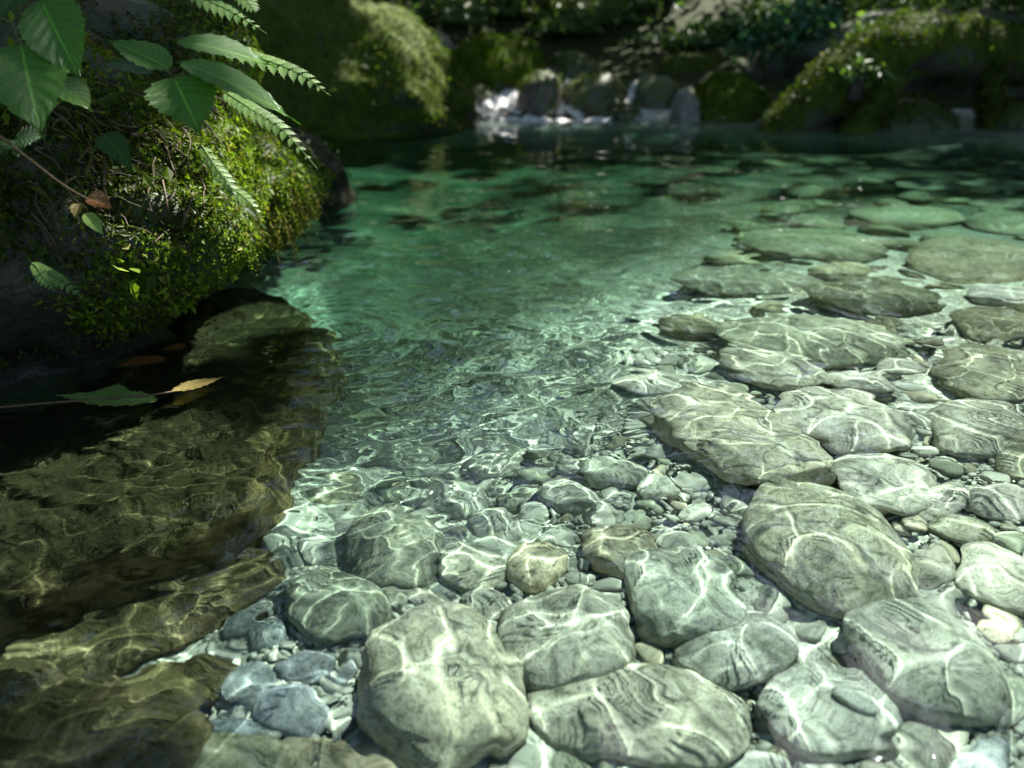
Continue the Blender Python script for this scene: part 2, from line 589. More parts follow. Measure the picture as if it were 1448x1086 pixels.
def bed(x, y):
    """height of the stream bed and the banks round it"""
    x, y = np.asarray(x, float), np.asarray(y, float)
    line = 0.28 + 0.42 * (y - 1.25)
    s = np.minimum((y - 0.88 - 0.16 * sstep(0.0, 0.35, x)) * 1.0, (line + 0.12 - x) * 0.85)
    s = np.minimum(s, (x + 1.0 + 0.30 * np.maximum(y - 2, 0)) * 1.3)
    deep = sstep(0.0, 1.75, s)
    d = 0.235 + 0.80 * deep + 0.44 * sstep(1.5, 3.8, y) * (1 - deep)
    d = d - 0.04 * sstep(0.35, 1.1, x) * (1 - deep)
    # left trough under the ledge
    tr = np.exp(-(((x + 0.55) / 0.22) ** 2 + ((y - 0.93) / 0.16) ** 2))
    d = d + 0.10 * tr
    z = -d
    # banks
    far = y - (6.55 + 0.25 * np.sin(x * 1.3 + 0.6) - 0.04 * x)
    z = np.where(far > -1.2, np.maximum(z, -0.6 + 0.55 * (far + 1.2)), z)
    z = np.where(far > 0.0, 0.06 + 0.14 * far + 0.12 * np.maximum(far - 1.2, 0) ** 1.35, z)
    rt = x - (4.0 + 0.12 * np.sin(y * 2))
    z = np.where(rt > -1.0, np.maximum(z, -0.3 + 0.33 * (rt + 1.0)), z)
    z = np.where(rt > 0.1, np.maximum(z, 0.05 + 0.5 * rt), z)
    lf = -x - (1.35 + 0.25 * np.maximum(y - 1.8, 0))
    z = np.where(lf > -0.5, np.maximum(z, -0.5 + 0.9 * (lf + 0.5)), z)
    z = np.where(lf > 0.05, np.maximum(z, 0.0 + 0.6 * lf), z)
    return np.minimum(z, 7 + 0.1 * np.abs(x))


def axis(lo, a, b, hi, step, g=1.12):
    m = list(np.arange(a, b, step))
    s, v = step, m[-1]
    while v < hi:
        s *= g
        v += s
        m.append(v)
    s, v = step, m[0]
    pre = []
    while v > lo:
        s *= g
        v -= s
        pre.append(v)
    return np.array(pre[::-1] + m)


gx = axis(-60, -2.0, 2.6, 60, 0.022)
gy = axis(-40, -0.2, 3.2, 70, 0.022)
GX, GY = np.meshgrid(gx, gy)
flat = np.stack([GX.ravel(), GY.ravel()], 1)
Z = bed(GX, GY).ravel()
Z = Z + 0.018 * fbm(flat * 6, 4, 3) + 0.012 * fbm(flat * 2.0, 2, 9)
Z = Z + np.where(Z > 0, 0.14, 0.0) * np.clip(Z, 0, 1.5) * fbm(flat * 1.3, 3, 5)
tag(build('stream_bed', np.column_stack([flat, Z]), grid_faces(len(gx), len(gy)), M['bed']), kind='structure')
# soil of the wooded banks is laid over the part of the terrain that rises out of the water
bed_o = bpy.data.objects['stream_bed']
me = bed_o.data
me.materials.append(M['ground'])
fc = np.empty(len(me.polygons) * 3, np.float32)
me.polygons.foreach_get('center', fc)
fc = fc.reshape(-1, 3)
soil = ((fc[:, 2] > 0.10) | (fc[:, 1] > 7.2)).astype(np.int32)
me.polygons.foreach_set('material_index', soil)


def bedz(x, y):
    return float(bed(np.array([x]), np.array([y]))[0])


# ------------------------------------------------------------------ water surface
wx = axis(-9, -1.05, 1.35, 9, 0.0022, 1.05)
wy = axis(-3, 0.30, 1.75, 8.2, 0.0022, 1.03)
WX, WY = np.meshgrid(wx, wy)
x, y = WX.ravel(), WY.ravel()
r2 = np.random.default_rng(21)
h = np.zeros_like(x)


def wave_set(n, l0, l1, slope, spread, main):
    global r2
    z = np.zeros_like(x)
    for _ in range(n):
        L = math.exp(r2.uniform(math.log(l0), math.log(l1)))
        a = main + r2.normal() * spread
        k = 2 * math.pi / L
        z += slope / k / math.sqrt(n / 2) * np.sin(k * (x * math.cos(a) + y * math.sin(a)) + r2.uniform(0, 6.28))
    return z


dist = np.hypot(x - 0.0, y)
P2 = np.stack([x, y], 1)
gust = 0.55 + 0.45 * fbm(P2 * 2.2, 2, 31)
near = 1 - sstep(1.9, 3.2, dist)


def ridges(l0, l1, slope, eps):
    """shallow dimples parted by narrow rounded crests, the shape that knits a net of light"""
    n, k = 26, 2 * math.pi / math.sqrt(l0 * l1)
    g = wave_set(n, l0, l1, 1.0, 2.0, 0.6) * k
    wx_ = 0.35 * np.sin(k * 0.31 * x + 1.0) * np.sin(k * 0.27 * y)
    return -(slope / k) * np.sqrt((g + wx_) ** 2 + eps * eps)


h += near * (ridges(0.11, 0.22, 0.068, 0.38) + ridges(0.075, 0.15, 0.046, 0.42) + ridges(0.2, 0.34, 0.038, 0.4) + wave_set(10, 0.12, 0.25, 0.014, 2.0, 0.6))
h += wave_set(10, 0.22, 0.6, 0.018, 1.2, 1.2) * (0.6 + 0.4 * sstep(1, 3, dist))
h += (1 - near) * wave_set(18, 0.11, 0.34, 0.030, 0.5, 1.5)
# fine riffle off the corner of the left rock
c0 = at(640, 500)
rif = np.exp(-(((x - c0[0] - 0.05) / 0.42) ** 2 + ((y - c0[1] + 0.02) / 0.42) ** 2))
h += rif * np.clip(gust, 0.2, 1.2) * (wave_set(30, 0.024, 0.05, 0.045, 0.7, 1.4) + wave_set(20, 0.06, 0.13, 0.045, 0.8, 1.4))
# tight crests over the middle cobbles and over the shallow ledge
cm_ = at(690, 660, -0.1)
mid_ = np.exp(-(((x - cm_[0]) / 0.50) ** 2 + ((y - cm_[1]) / 0.26) ** 2))
h += mid_ * (ridges(0.048, 0.09, 0.042, 0.50) + wave_set(16, 0.08, 0.15, 0.03, 0.9, 1.35))
cl_ = at(170, 620, -0.05)
led_ = np.exp(-(((x - cl_[0]) / 0.42) ** 4 + ((y - cl_[1]) / 0.55) ** 4))
h += led_ * (ridges(0.05, 0.10, 0.055, 0.33) + wave_set(16, 0.06, 0.12, 0.02, 0.9, 1.0))
# rings leaving the rock's corner
c1 = at(452, 470)
rr = np.hypot(x - c1[0], y - c1[1])
h += 0.0013 * np.sin(2 * math.pi * rr / 0.06) * np.exp(-((rr - 0.12) / 0.22) ** 2) * sstep(-0.05, 0.1, x - c1[0] + 0.08)
c2 = at(1020, 640)
Dp = np.maximum(-bed(WX, WY).ravel(), 0.0)
edge = sstep(0.0, 0.03, Dp)
wv = np.column_stack([x, y, h * np.maximum(edge, 0.2)])
wo = build('water', wv, grid_faces(len(wx), len(wy)), M['water'], recv=False)
tag(wo, kind='structure')
wo.cycles.is_caustics_caster = True
# how much of each colour survives the water column below each point
att = wo.data.color_attributes.new('clarity', 'FLOAT_COLOR', 'POINT')
pth = np.clip(Dp - 0.02, 0.0, 1.4) * 1.30
ka = np.array([0.76, 0.20, 0.38])
cl = np.exp(-pth[:, None] * ka[None])
att.data.foreach_set('color', np.column_stack([cl, np.ones(len(cl))]).astype(np.float32).ravel())

# ------------------------------------------------------------------ stones lying under the clear water
OCC = []     # (x, y, radius) already taken by a stone


def stone_from_px(cx, cy, hw, hh, tilt, seed, label, tint, thick=0.46, level=4, sq=2.25, rough=0.045, facets=2, name='river_stone',
                  cat='stone', group='stones on the stream bed', mat='cobble', sink=0.35, lift=0.0):
    t = math.radians(tilt)
    c, zb = 0.05, -0.2
    for _ in range(4):
        zc = zb + c * (1 - sink) + lift
        P = at(cx, cy, zc)
        U = (at(cx + math.cos(t) * hw, cy + math.sin(t) * hw, zc) - at(cx - math.cos(t) * hw, cy - math.sin(t) * hw, zc))[:2] / 2
        W = (at(cx - math.sin(t) * hh, cy + math.cos(t) * hh, zc) - at(cx + math.sin(t) * hh, cy - math.cos(t) * hh, zc))[:2] / 2
        S = np.outer(U, U) + np.outer(W, W)
        d = ray(cx, cy)
        cot = math.tan(math.asin(min(0.999, math.sqrt(1 - d[2] ** 2) / 1.333)))
        v = d[:2] / np.linalg.norm(d[:2])
        c = 0.86 * thick * min(math.sqrt(np.linalg.eigvalsh(S)[0]), math.sqrt(np.linalg.eigvalsh(S)[1]))
        zb = bedz(P[0], P[1])
    q = v @ S @ v
    keep = max(q - (c * cot) ** 2, 0.30 * q)
    S = S - np.outer(v, v) * (q - keep)
    w, E = np.linalg.eigh(S)
    a, b = math.sqrt(w[1]), math.sqrt(max(w[0], 1e-6))
    ang = math.atan2(E[1, 1], E[0, 1])
    V, F = stone_shape(seed, level, sq, rough, facets)
    m = np.abs(V).max(0)
    V = V / m * np.array([a, b, c])
    o = build(name, V, F, M[mat])
    o.location = (P[0], P[1], min(zc, -0.012 - c * 0.92))
    o.rotation_euler = (random.gauss(0, 0.07), random.gauss(0, 0.07), ang)
    fade = 0.78 if cy < 470 else 1.0     # farther stones take a darker tint
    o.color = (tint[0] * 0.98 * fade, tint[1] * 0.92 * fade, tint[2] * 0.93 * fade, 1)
    tag(o, label, cat, group)
    OCC.append((P[0], P[1], a, b, ang))
    return o


PALE, GREY, GREEN, DARK, BEIGE, BLUE = (0.47, 0.47, 0.42), (0.38, 0.385, 0.34), (0.31, 0.33, 0.26), (0.20, 0.205, 0.15), (0.46, 0.42, 0.32), (0.32, 0.37, 0.46)
STONES = [
    # cx, cy, hw, hh, tilt, label, tint, options
    (1168, 768, 132, 84, 28, 'largest olive grey cobble crossed by pale diagonal veins, in the middle of the right side', (0.33, 0.335, 0.26), dict(thick=0.6, sq=2.3, level=5)),
    (1307, 922, 130, 76, 33, 'big smooth grey green egg-shaped cobble just below the veined olive cobble', (0.37, 0.39, 0.34), dict(thick=0.55, sq=2.15, level=5)),
    (617, 965, 126, 112, 8, 'big blocky cobble with rounded corners and a caustic net, bottom centre', (0.37, 0.365, 0.29), dict(thick=0.55, sq=3.0, level=5, facets=5)),
    (1171, 1002, 104, 68, 14, 'flat squarish pale grey stone with one small pebble lying on it', (0.43, 0.45, 0.41), dict(thick=0.42, sq=3.2, level=5)),
    (1043, 912, 82, 60, -6, 'rounded grey stone with a dark right shoulder beside a small white pebble', (0.36, 0.38, 0.345), dict(thick=0.55, level=5)),
    (960, 835, 88, 66, 18, 'greenish lumpy cobble directly left of the veined olive cobble', (0.33, 0.36, 0.31), dict(thick=0.6, sq=2.8, level=5)),
    (802, 892, 94, 82, 12, 'squarish grey cobble between the blocky bottom cobble and the greenish lumpy one', (0.37, 0.38, 0.33), dict(thick=0.5, sq=2.8, level=5)),
    (905, 1008, 168, 76, 10, 'broad low grey slab under a bright caustic net at the bottom edge', (0.36, 0.36, 0.30), dict(thick=0.45, sq=2.5, level=5)),
    (878, 773, 62, 38, 4, 'brownish oval cobble above the squarish grey cobble', (0.33, 0.32, 0.24), dict(thick=0.55)),
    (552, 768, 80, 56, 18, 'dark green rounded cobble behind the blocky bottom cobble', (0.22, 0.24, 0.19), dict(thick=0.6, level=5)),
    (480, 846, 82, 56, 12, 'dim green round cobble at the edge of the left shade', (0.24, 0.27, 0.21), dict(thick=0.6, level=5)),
    (757, 797, 46, 34, -6, 'small yellow tinged stone in full sun above the squarish grey cobble', (0.52, 0.49, 0.36), dict(thick=0.6)),
    (1191, 592, 98, 45, 10, 'smooth pale oval stone resting against the split slab', (0.46, 0.46, 0.40), dict(thick=0.42, level=5)),
    (1038, 610, 132, 62, 24, 'big tilted slab with a ragged split edge and a shaded lower side', (0.38, 0.375, 0.30), dict(thick=0.55, sq=2.9, facets=7, rough=0.13, level=5)),
    (1250, 680, 76, 44, 12, 'bright grey oval stone between the pale oval and the veined cobble', (0.45, 0.46, 0.40), dict(thick=0.5)),
    (1382, 600, 66, 42, 6, 'mottled grey round stone below the dark flat oval by the right edge', (0.37, 0.38, 0.32), dict(thick=0.5)),
    (1396, 522, 80, 41, 8, 'dark flat oval stone cut by the right edge above the mottled round stone', (0.27, 0.28, 0.21), dict(thick=0.48)),
    (1093, 518, 83, 30, 12, 'long grey oval with a banded lower side, just behind the split slab', (0.36, 0.37, 0.30), dict(thick=0.5)),
    (1148, 478, 142, 36, 3, 'wide flat greenish stone, the broadest behind the split slab', (0.30, 0.33, 0.25), dict(thick=0.4)),
    (1220, 540, 50, 18, 8, 'small bright stone tucked behind the smooth pale oval', (0.48, 0.48, 0.43), dict(thick=0.5)),
    (1272, 518, 40, 17, 4, 'little grey stone right of the banded long oval', (0.40, 0.41, 0.36), dict(thick=0.5)),
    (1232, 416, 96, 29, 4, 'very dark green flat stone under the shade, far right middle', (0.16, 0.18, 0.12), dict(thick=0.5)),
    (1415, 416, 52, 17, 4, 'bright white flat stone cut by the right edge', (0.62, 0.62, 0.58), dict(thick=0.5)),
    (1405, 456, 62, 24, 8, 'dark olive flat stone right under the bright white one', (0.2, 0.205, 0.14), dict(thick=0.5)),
    (1372, 367, 96, 32, 4, 'large brownish flat stone above the bright white one', (0.33, 0.31, 0.22), dict(thick=0.5)),
    (1148, 344, 106, 24, 4, 'long dim flat stone lying mid pool behind the very dark one', (0.26, 0.28, 0.19), dict(thick=0.45)),
    (1282, 306, 84, 17, 2, 'yellowish flat stone catching sun far up the right side', (0.44, 0.42, 0.30), dict(thick=0.45)),
    (1425, 314, 58, 17, 3, 'olive flat stone at the right edge above the brownish flat one', (0.3, 0.3, 0.21), dict(thick=0.45)),
    (1432, 286, 62, 11, 0, 'thin sunlit flat stone at the right edge, next farthest from the camera', (0.44, 0.42, 0.31), dict(thick=0.4)),
    (1330, 262, 70, 9, 0, 'farthest flat stone seen under the water towards the mossy root', (0.38, 0.38, 0.28), dict(thick=0.4)),
    (1065, 398, 112, 22, 2, 'faint green sunken slab at the edge of the deep water', (0.22, 0.24, 0.18), dict(thick=0.35)),
    (1440, 640, 30, 34, 0, 'dark rounded stone cut off by the right edge below the mottled one', (0.26, 0.27, 0.2), dict(thick=0.7)),
    (1415, 815, 72, 47, 14, 'cream white oval cobble at the right edge, the palest of the large ones', (0.56, 0.56, 0.48), dict(thick=0.5, level=5)),
    (1366, 748, 47, 27, 4, 'grey green small oval above the cream white cobble', (0.32, 0.33, 0.26), dict(thick=0.6)),
    (1421, 706, 46, 25, 4, 'light grey flat pebble by the right edge above the small oval', (0.5, 0.5, 0.45), dict(thick=0.5)),
    (1336, 707, 40, 28, -14, 'pale lopsided stone right of the bright grey oval', (0.46, 0.46, 0.40), dict(thick=0.5)),
    (1317, 804, 29, 25, 10, 'small round grey stone wedged right of the veined cobble', (0.44, 0.44, 0.38), dict(thick=0.7)),
    (1293, 740, 29, 20, 20, 'small beige stone touching the upper right of the veined cobble', (0.44, 0.42, 0.33), dict(thick=0.7)),
    (1413, 878, 26, 22, 20, 'small cream stone below the cream white oval cobble', (0.52, 0.49, 0.38), dict(thick=0.7)),
    (1425, 990, 46, 44, 10, 'green grey stone cut by the right edge near the bottom corner', (0.30, 0.33, 0.27), dict(thick=0.6)),
    (1292, 1065, 70, 38, -22, 'tilted grey green stone cut by the bottom edge under the egg-shaped cobble', (0.35, 0.365, 0.31), dict(thick=0.6, level=5)),
    (1392, 1078, 42, 34, 5, 'bluish pale stone in the bottom right corner', (0.44, 0.48, 0.52), dict(thick=0.6)),
    (1058, 1084, 58, 28, 0, 'pale smooth stone cut by the bottom edge right of the broad slab', (0.52, 0.54, 0.50), dict(thick=0.5)),
    (1166, 1088, 38, 24, 0, 'white small stone cut by the bottom edge under the squarish pale stone', (0.54, 0.55, 0.5), dict(thick=0.6)),
    (1106, 1060, 23, 16, 20, 'tiny olive stone between two pale stones at the bottom edge', (0.27, 0.26, 0.18), dict(thick=0.7)),
    (1139, 923, 33, 22, -12, 'small white stone between the dark shouldered grey stone and the egg-shaped cobble', (0.60, 0.60, 0.55), dict(thick=0.6)),
    (1045, 705, 20, 19, 0, 'small round pale stone just left of the veined cobble', (0.46, 0.47, 0.42), dict(thick=0.8)),
    (985, 722, 28, 17, 0, 'small grey stone under the shaded side of the split slab', (0.40, 0.42, 0.37), dict(thick=0.6)),
    (1150, 662, 28, 16, 14, 'small sunlit stone at the low end of the split slab', (0.5, 0.49, 0.42), dict(thick=0.6)),
    (416, 1006, 57, 34, 2, 'smooth grey stone tinted blue for reflected sky, brightest of the bluish cluster', (0.27, 0.30, 0.345), dict(thick=0.55)),  # sky reflected on the water is put into this cluster's blue tints
    (438, 945, 54, 33, -4, 'grey stone tinted blue for reflected sky at the back of the bluish cluster next to the blocky cobble', (0.235, 0.265, 0.30), dict(thick=0.55)),
    (344, 968, 42, 40, -18, 'stone tinted blue green for reflected sky at the left of the bluish cluster', (0.2, 0.23, 0.25), dict(thick=0.6)),
    (332, 1032, 42, 24, 0, 'small dim stone tinted blue for reflected sky under the bluish cluster', (0.2, 0.24, 0.27), dict(thick=0.6)),
    (372, 890, 38, 28, -20, 'shaded stone tinted blue for reflected sky above the bluish cluster', (0.19, 0.23, 0.235), dict(thick=0.6)),
    (312, 1066, 92, 36, 0, 'green brown stone cut by the bottom edge under the bluish cluster', (0.24, 0.25, 0.17), dict(thick=0.5)),
    (482, 1070, 100, 38, 6, 'rough beige stone cut by the bottom edge left of the blocky cobble', (0.42, 0.38, 0.27), dict(thick=0.45, rough=0.14)),
    (645, 705, 50, 28, 4, 'sunlit grey cobble beyond the dark green one', (0.40, 0.42, 0.36), dict(thick=0.6)),
    (705, 742, 42, 30, 10, 'grey green cobble left of the small yellow tinged stone', (0.36, 0.38, 0.33), dict(thick=0.6)),
    (668, 800, 46, 30, 20, 'low mottled cobble right of the dark green one', (0.35, 0.36, 0.29), dict(thick=0.6)),
    (800, 700, 46, 24, 4, 'grey cobble straight behind the brownish oval', (0.38, 0.4, 0.35), dict(thick=0.6)),
    (585, 655, 58, 24, 4, 'broad dim cobble where the riffle ends', (0.30, 0.33, 0.27), dict(thick=0.5)),
    (700, 660, 42, 20, 0, 'rounded cobble under the end of the riffle', (0.38, 0.4, 0.34), dict(thick=0.6)),
    (865, 665, 50, 22, 6, 'dim cobble left of the shaded split slab', (0.34, 0.37, 0.31), dict(thick=0.5)),
    (930, 690, 34, 18, 0, 'small grey cobble below the left end of the split slab', (0.42, 0.44, 0.39), dict(thick=0.6)),
    (470, 700, 44, 26, -8, 'olive cobble at the shaded end of the pebbles near the ledge', (0.28, 0.29, 0.2), dict(thick=0.6)),
    (600, 850, 40, 22, 10, 'mottled stone tucked behind the blocky bottom cobble', (0.36, 0.37, 0.30), dict(thick=0.6)),
    (690, 850, 34, 24, 20, 'small grey stone left of the squarish grey cobble', (0.40, 0.41, 0.36), dict(thick=0.6)),
    (935, 540, 62, 18, 4, 'bright sunlit flat stone behind the left end of the split slab', (0.55, 0.55, 0.48), dict(thick=0.4)),
    (920, 436, 34, 9, 0, 'single bright white stone alone in the middle water', (0.66, 0.66, 0.62), dict(thick=0.5)),
    (1400, 262, 60, 9, 0, 'sunlit flat stone near the right edge, farthest back beside the root pool', (0.42, 0.41, 0.32), dict(thick=0.4)),
]
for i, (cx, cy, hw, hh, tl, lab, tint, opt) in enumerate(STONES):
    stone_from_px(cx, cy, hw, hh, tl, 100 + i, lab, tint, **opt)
base_stone = bpy.data.objects['river_stone.003']
# small pebble lying on the flat squarish stone
V, F = stone_shape(301, 3, 2.3)
o = build('river_stone', V / np.abs(V).max(0) * np.array([0.024, 0.016, 0.009]), F, M['cobble'])
dgp = BVHTree.FromPolygons([tuple(base_stone.matrix_basis @ v.co) for v in base_stone.data.vertices], [tuple(p.vertices) for p in base_stone.data.polygons])
pp = at(1215, 955, -0.13)
hit = dgp.ray_cast(Vector((pp[0], pp[1], 1)), Vector((0, 0, -1)))
if hit[0] is None:
    hit = dgp.ray_cast(Vector((*base_stone.location[:2], 1)), Vector((0, 0, -1)))
o.location = hit[0] + Vector((0, 0, 0.006))
o.rotation_euler = (0.1, 0.1, -0.7)
o.color = (0.45, 0.46, 0.42, 1)
tag(o, 'small oval pebble lying on top of the flat squarish pale stone', 'pebble', 'stones on the stream bed')

# dark bedrock in the lower left corner
ridge = stone_from_px(238, 868, 200, 62, -22, 401, 'long brown ridge of rock crossed by caustic lines, lower left', (0.2, 0.18, 0.1), thick=0.55, level=5, sq=2.6,
                      rough=0.16, facets=6, name='sunken_rock', cat='rock', group='brown rocks under the left shade', mat='bedrock')
stone_from_px(125, 985, 82, 40, -22, 402, 'lens shaped brown rock with a bright caustic outline, lower left', (0.2, 0.18, 0.1), thick=0.5, level=5,
              name='sunken_rock', cat='rock', group='brown rocks under the left shade', mat='bedrock')
stone_from_px(110, 1062, 215, 70, -10, 403, 'wide dark brown rock filling the bottom left corner', (0.2, 0.18, 0.1), thick=0.5, level=5, sq=2.6, rough=0.14,
              facets=6, name='sunken_rock', cat='rock', group='brown rocks under the left shade', mat='bedrock')
stone_from_px(40, 900, 70, 40, -15, 404, 'dark rock at the left edge under the overhanging ledge', (0.2, 0.18, 0.1), thick=0.6,
              name='sunken_rock', cat='rock', group='brown rocks under the left shade', mat='bedrock')
stone_from_px(300, 960, 40, 32, -10, 405, 'knobbly brown rock at the lower end of the caustic ridge', (0.2, 0.18, 0.1), thick=0.6,
              name='sunken_rock', cat='rock', group='brown rocks under the left shade', mat='bedrock')

stone_from_px(25, 985, 85, 55, -20, 406, 'dark brown rock cut by the left edge, above the bottom left corner', (0.2, 0.18, 0.1), thick=0.5,
              name='sunken_rock', cat='rock', group='brown rocks under the left shade', mat='bedrock')
stone_from_px(225, 985, 80, 42, -10, 407, 'dim brown rock between the lens shaped rock and the bluish stones', (0.2, 0.18, 0.1), thick=0.5, rough=0.14,
              name='sunken_rock', cat='rock', group='brown rocks under the left shade', mat='bedrock')

# more flat stones, out of focus, crowding the far right of the pool
rq = np.random.default_rng(33)
nfar = 0
for _ in range(900):
    ipx, ipy = rq.uniform(985, 1500), 215 + 300 * rq.random() ** 1.2
    if ipx < 985 + (470 - ipy) * 0.35:
        continue
    P = at(ipx, ipy, -0.35)
    ra = 0.05 + 0.11 * rq.random() ** 1.5
    rb = ra * rq.uniform(0.6, 0.9)
    if any((P[0] - sx) ** 2 + (P[1] - sy) ** 2 < (0.76 * (max(a, b) + ra)) ** 2 for (sx, sy, a, b, g_) in OCC):
        continue
    V, F = stone_shape(900 + nfar, 4, 2.5, 0.15, 5)
    o = build('river_stone', V / np.abs(V).max(0) * np.array([ra, rb, rb * rq.uniform(0.7, 1.1)]), F, M['cobble'])
    o.location = (P[0], P[1], bedz(P[0], P[1]) + rb * 0.25)
    o.rotation_euler = (rq.normal() * 0.22, rq.normal() * 0.22, rq.uniform(-0.9, 0.9))
    t = rq.uniform(0.6, 1.25)
    o.color = (0.24 * t, 0.225 * t, 0.15 * t, 1)
    tag(o, 'blurred olive grey stone lying among the larger sunken stones far up the right side', 'stone', 'blurred stones far up the right side')
    OCC.append((P[0], P[1], ra, rb, 0.0))
    nfar += 1
    if nfar >= 55:
        break

# pebbles: a few shapes, many copies, each its own object
protos = []
for k in range(9):
    V, F = stone_shape(500 + k, 3, 2.4, 0.12, 4)
    protos.append(V / np.abs(V).max(0))
pmesh = []
for k, V in enumerate(protos):
    o = build('pebble', V * np.array([1, 0.78, 0.55]), ico(3)[1], M['cobble'])
    pmesh.append(o)


def free(px, py, r, pts):
    for (sx, sy, a, b, ang) in OCC:
        dx, dy = px - sx, py - sy
        u = dx * math.cos(ang) + dy * math.sin(ang)
        w = -dx * math.sin(ang) + dy * math.cos(ang)
        if (u / (a + r * 0.55)) ** 2 + (w / (b + r * 0.55)) ** 2 < 1:
            return False
    for (qx, qy, qr) in pts:
        if (px - qx) ** 2 + (py - qy) ** 2 < (0.82 * (r + qr)) ** 2:
            return False
    return True


rp = np.random.default_rng(77)
pts, tries = [], 0
PEB_N = 285
sizes = np.sort(np.concatenate([rp.uniform(0.020, 0.034, 70), rp.uniform(0.012, 0.021, 110), rp.uniform(0.007, 0.012, 105)]))[::-1]
for r in sizes:
    for _ in range(60):
        ipx = rp.uniform(380, 1448)
        ipy = rp.uniform(560, 1086) if rp.random() < 0.8 else rp.uniform(450, 600)
        if ipx < 480 and ipy < 640 or (ipy < 600 and ipx < 900) or (ipx < 520 and ipy > 820):
            continue
        if r < 0.016 and ipx < 930 or (r < 0.021 and ipx < 930 and ipy < 760 and rp.random() < 0.7):
            continue
        P = at(ipx, ipy, -0.2)
        if free(P[0], P[1], r, pts):
            pts.append((P[0], P[1], r))
            break
for i, (px, py, r) in enumerate(pts):
    k = i % len(pmesh)
    o = pmesh[k] if i < len(pmesh) else pmesh[k].copy()
    if i >= len(pmesh):
        COL.objects.link(o)
    o.location = (px, py, bedz(px, py) + r * 0.3)
    o.scale = (r, r, r)
    o.rotation_euler = (rp.normal() * 0.2, rp.normal() * 0.2, rp.uniform(0, 6.28))
    t = rp.uniform(0.75, 1.2)
    base = [PALE, GREY, BEIGE, GREEN, PALE][int(rp.integers(5))]
    o.color = (base[0] * t, base[1] * t, base[2] * t, 1)
    tag(o, 'small rounded pebble lying on the stream bed between the larger stones', 'pebble', 'pebbles between the stones')

# loose gravel between everything
mb = MB()
gv, gf = ico(1)
NG = 9000
gpx, gpy = rp.uniform(300, 1560, NG), 1120 - 560 * rp.random(NG) ** 1.3
for a, b in zip(gpx, gpy):
    P = at(a, b, -0.21)
    r = 0.0035 + 0.0075 * rp.random() ** 2
    if a < 450 and b < 700:
        continue
    A = rp.uniform(0, 6.28)
    R = np.array([[math.cos(A), -math.sin(A), 0], [math.sin(A), math.cos(A), 0], [0, 0, 1]])
    V = gv * (1 + 0.25 * rp.normal(size=(len(gv), 1)) * 0.5) * np.array([1, rp.uniform(.6, .9), rp.uniform(.5, .75)]) * r
    mb.add(V @ R.T + np.array([P[0], P[1], bedz(P[0], P[1]) + r * 0.2 + 0.006]), None, gf)
tag(mb.build('gravel', M['gravel']), 'fine pale gravel filling the gaps between the stones', 'gravel', kind='stuff')

# ------------------------------------------------------------------ rocks standing out of the water


def blob(center, radii, seed, level=5, sq=2.4, rough=0.12, facets=5, fine=0.02, ledges=0.0):
    V, F = stone_shape(seed, level, sq, rough, facets, fine=fine)
    V = V / np.abs(V).max(0) * np.asarray(radii)
    if ledges:
        n = fbm(V * np.array([2.5, 2.5, 6.0]) + seed, 4, seed)
        V = V * (1 + ledges * n)[:, None]
    return V + np.asarray(center), F


def moss_on(root, V, F, n, size, mat, mask, rg, aspect=0.5, spread=0.7, droop=0.3, name='moss', lift=0.9):
    P, Nn = sample_surface(V, F, int(n), rg)
    k = mask(P, Nn)
    keep = rg.random(len(P)) < k
    P, Nn = P[keep], Nn[keep]
    s = size * np.exp(rg.normal(-0.05, 0.4, len(P)))
    v, f, uv = scatter_leaves(P + Nn * (s * lift * rg.random(len(P)))[:, None], Nn, s, aspect, spread, droop, rg)
    o = under(build(name, v, f, mat, None, False, True, uv), root)
    o['kind'] = 'stuff'
    return o


rl = np.random.default_rng(5)
# --- the big dark rock on the left, fringed with moss
LR = empty('mossy_rock', (-1.45, 1.7, -0.4), 'big dark wet rock hung with moss and roots, filling the left side', 'rock')
V, F = ico(6)
V = V.copy()
rad = (np.abs(V) ** 2.7).sum(1) ** (-1 / 2.7)
V = V * rad[:, None]
V = V * (1 + 0.11 * fbm(V * 1.6 + 3, 3, 51) + 0.055 * fbm(V * 5 + 9, 4, 52) + 0.022 * fbm(V * 16, 4, 53))[:, None]
C0 = np.array([-1.50, 1.72, 0.22])
V = V * np.array([0.90, 0.78, 0.62]) + C0
zz = V[:, 2]
out = (V - C0) * np.array([1, 1, 0])
# undercut at the waterline, belly at 0.3 m
cut = -0.15 * np.exp(-((zz + 0.01) / 0.11) ** 2) + 0.06 * np.exp(-((zz - 0.28) / 0.12) ** 2)
cut = cut - 0.06 * np.exp(-((zz + 0.01) / 0.12) ** 2) * (1 - sstep(1.25, 1.75, V[:, 1]))
V = V + out / (np.linalg.norm(out, axis=1)[:, None] + 1e-6) * cut[:, None]
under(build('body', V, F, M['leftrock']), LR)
LV, LF = V, F
_tc = LV[LF].mean(1)
_tn = np.cross(LV[LF[:, 1]] - LV[LF[:, 0]], LV[LF[:, 2]] - LV[LF[:, 0]])
_see = ((_tn * (CAM - _tc)).sum(1) > -0.0002) & (_tc[:, 1] < 2.7) & (_tc[:, 0] > -1.75) & (_tc[:, 2] > -0.02)
LVIS = LF[_see]
LBVH = BVHTree.FromPolygons([tuple(p) for p in LV], [tuple(int(i) for i in f) for f in LF])


def on_rock(px, py, back=0.0):
    """point of the left rock's surface seen at a pixel (or None)"""
    d = ray(px, py)
    h_ = LBVH.ray_cast(Vector(CAM), Vector(d))
    if h_[0] is None:
        return None, None
    return np.array(h_[0]) - d * back, np.array(h_[1])


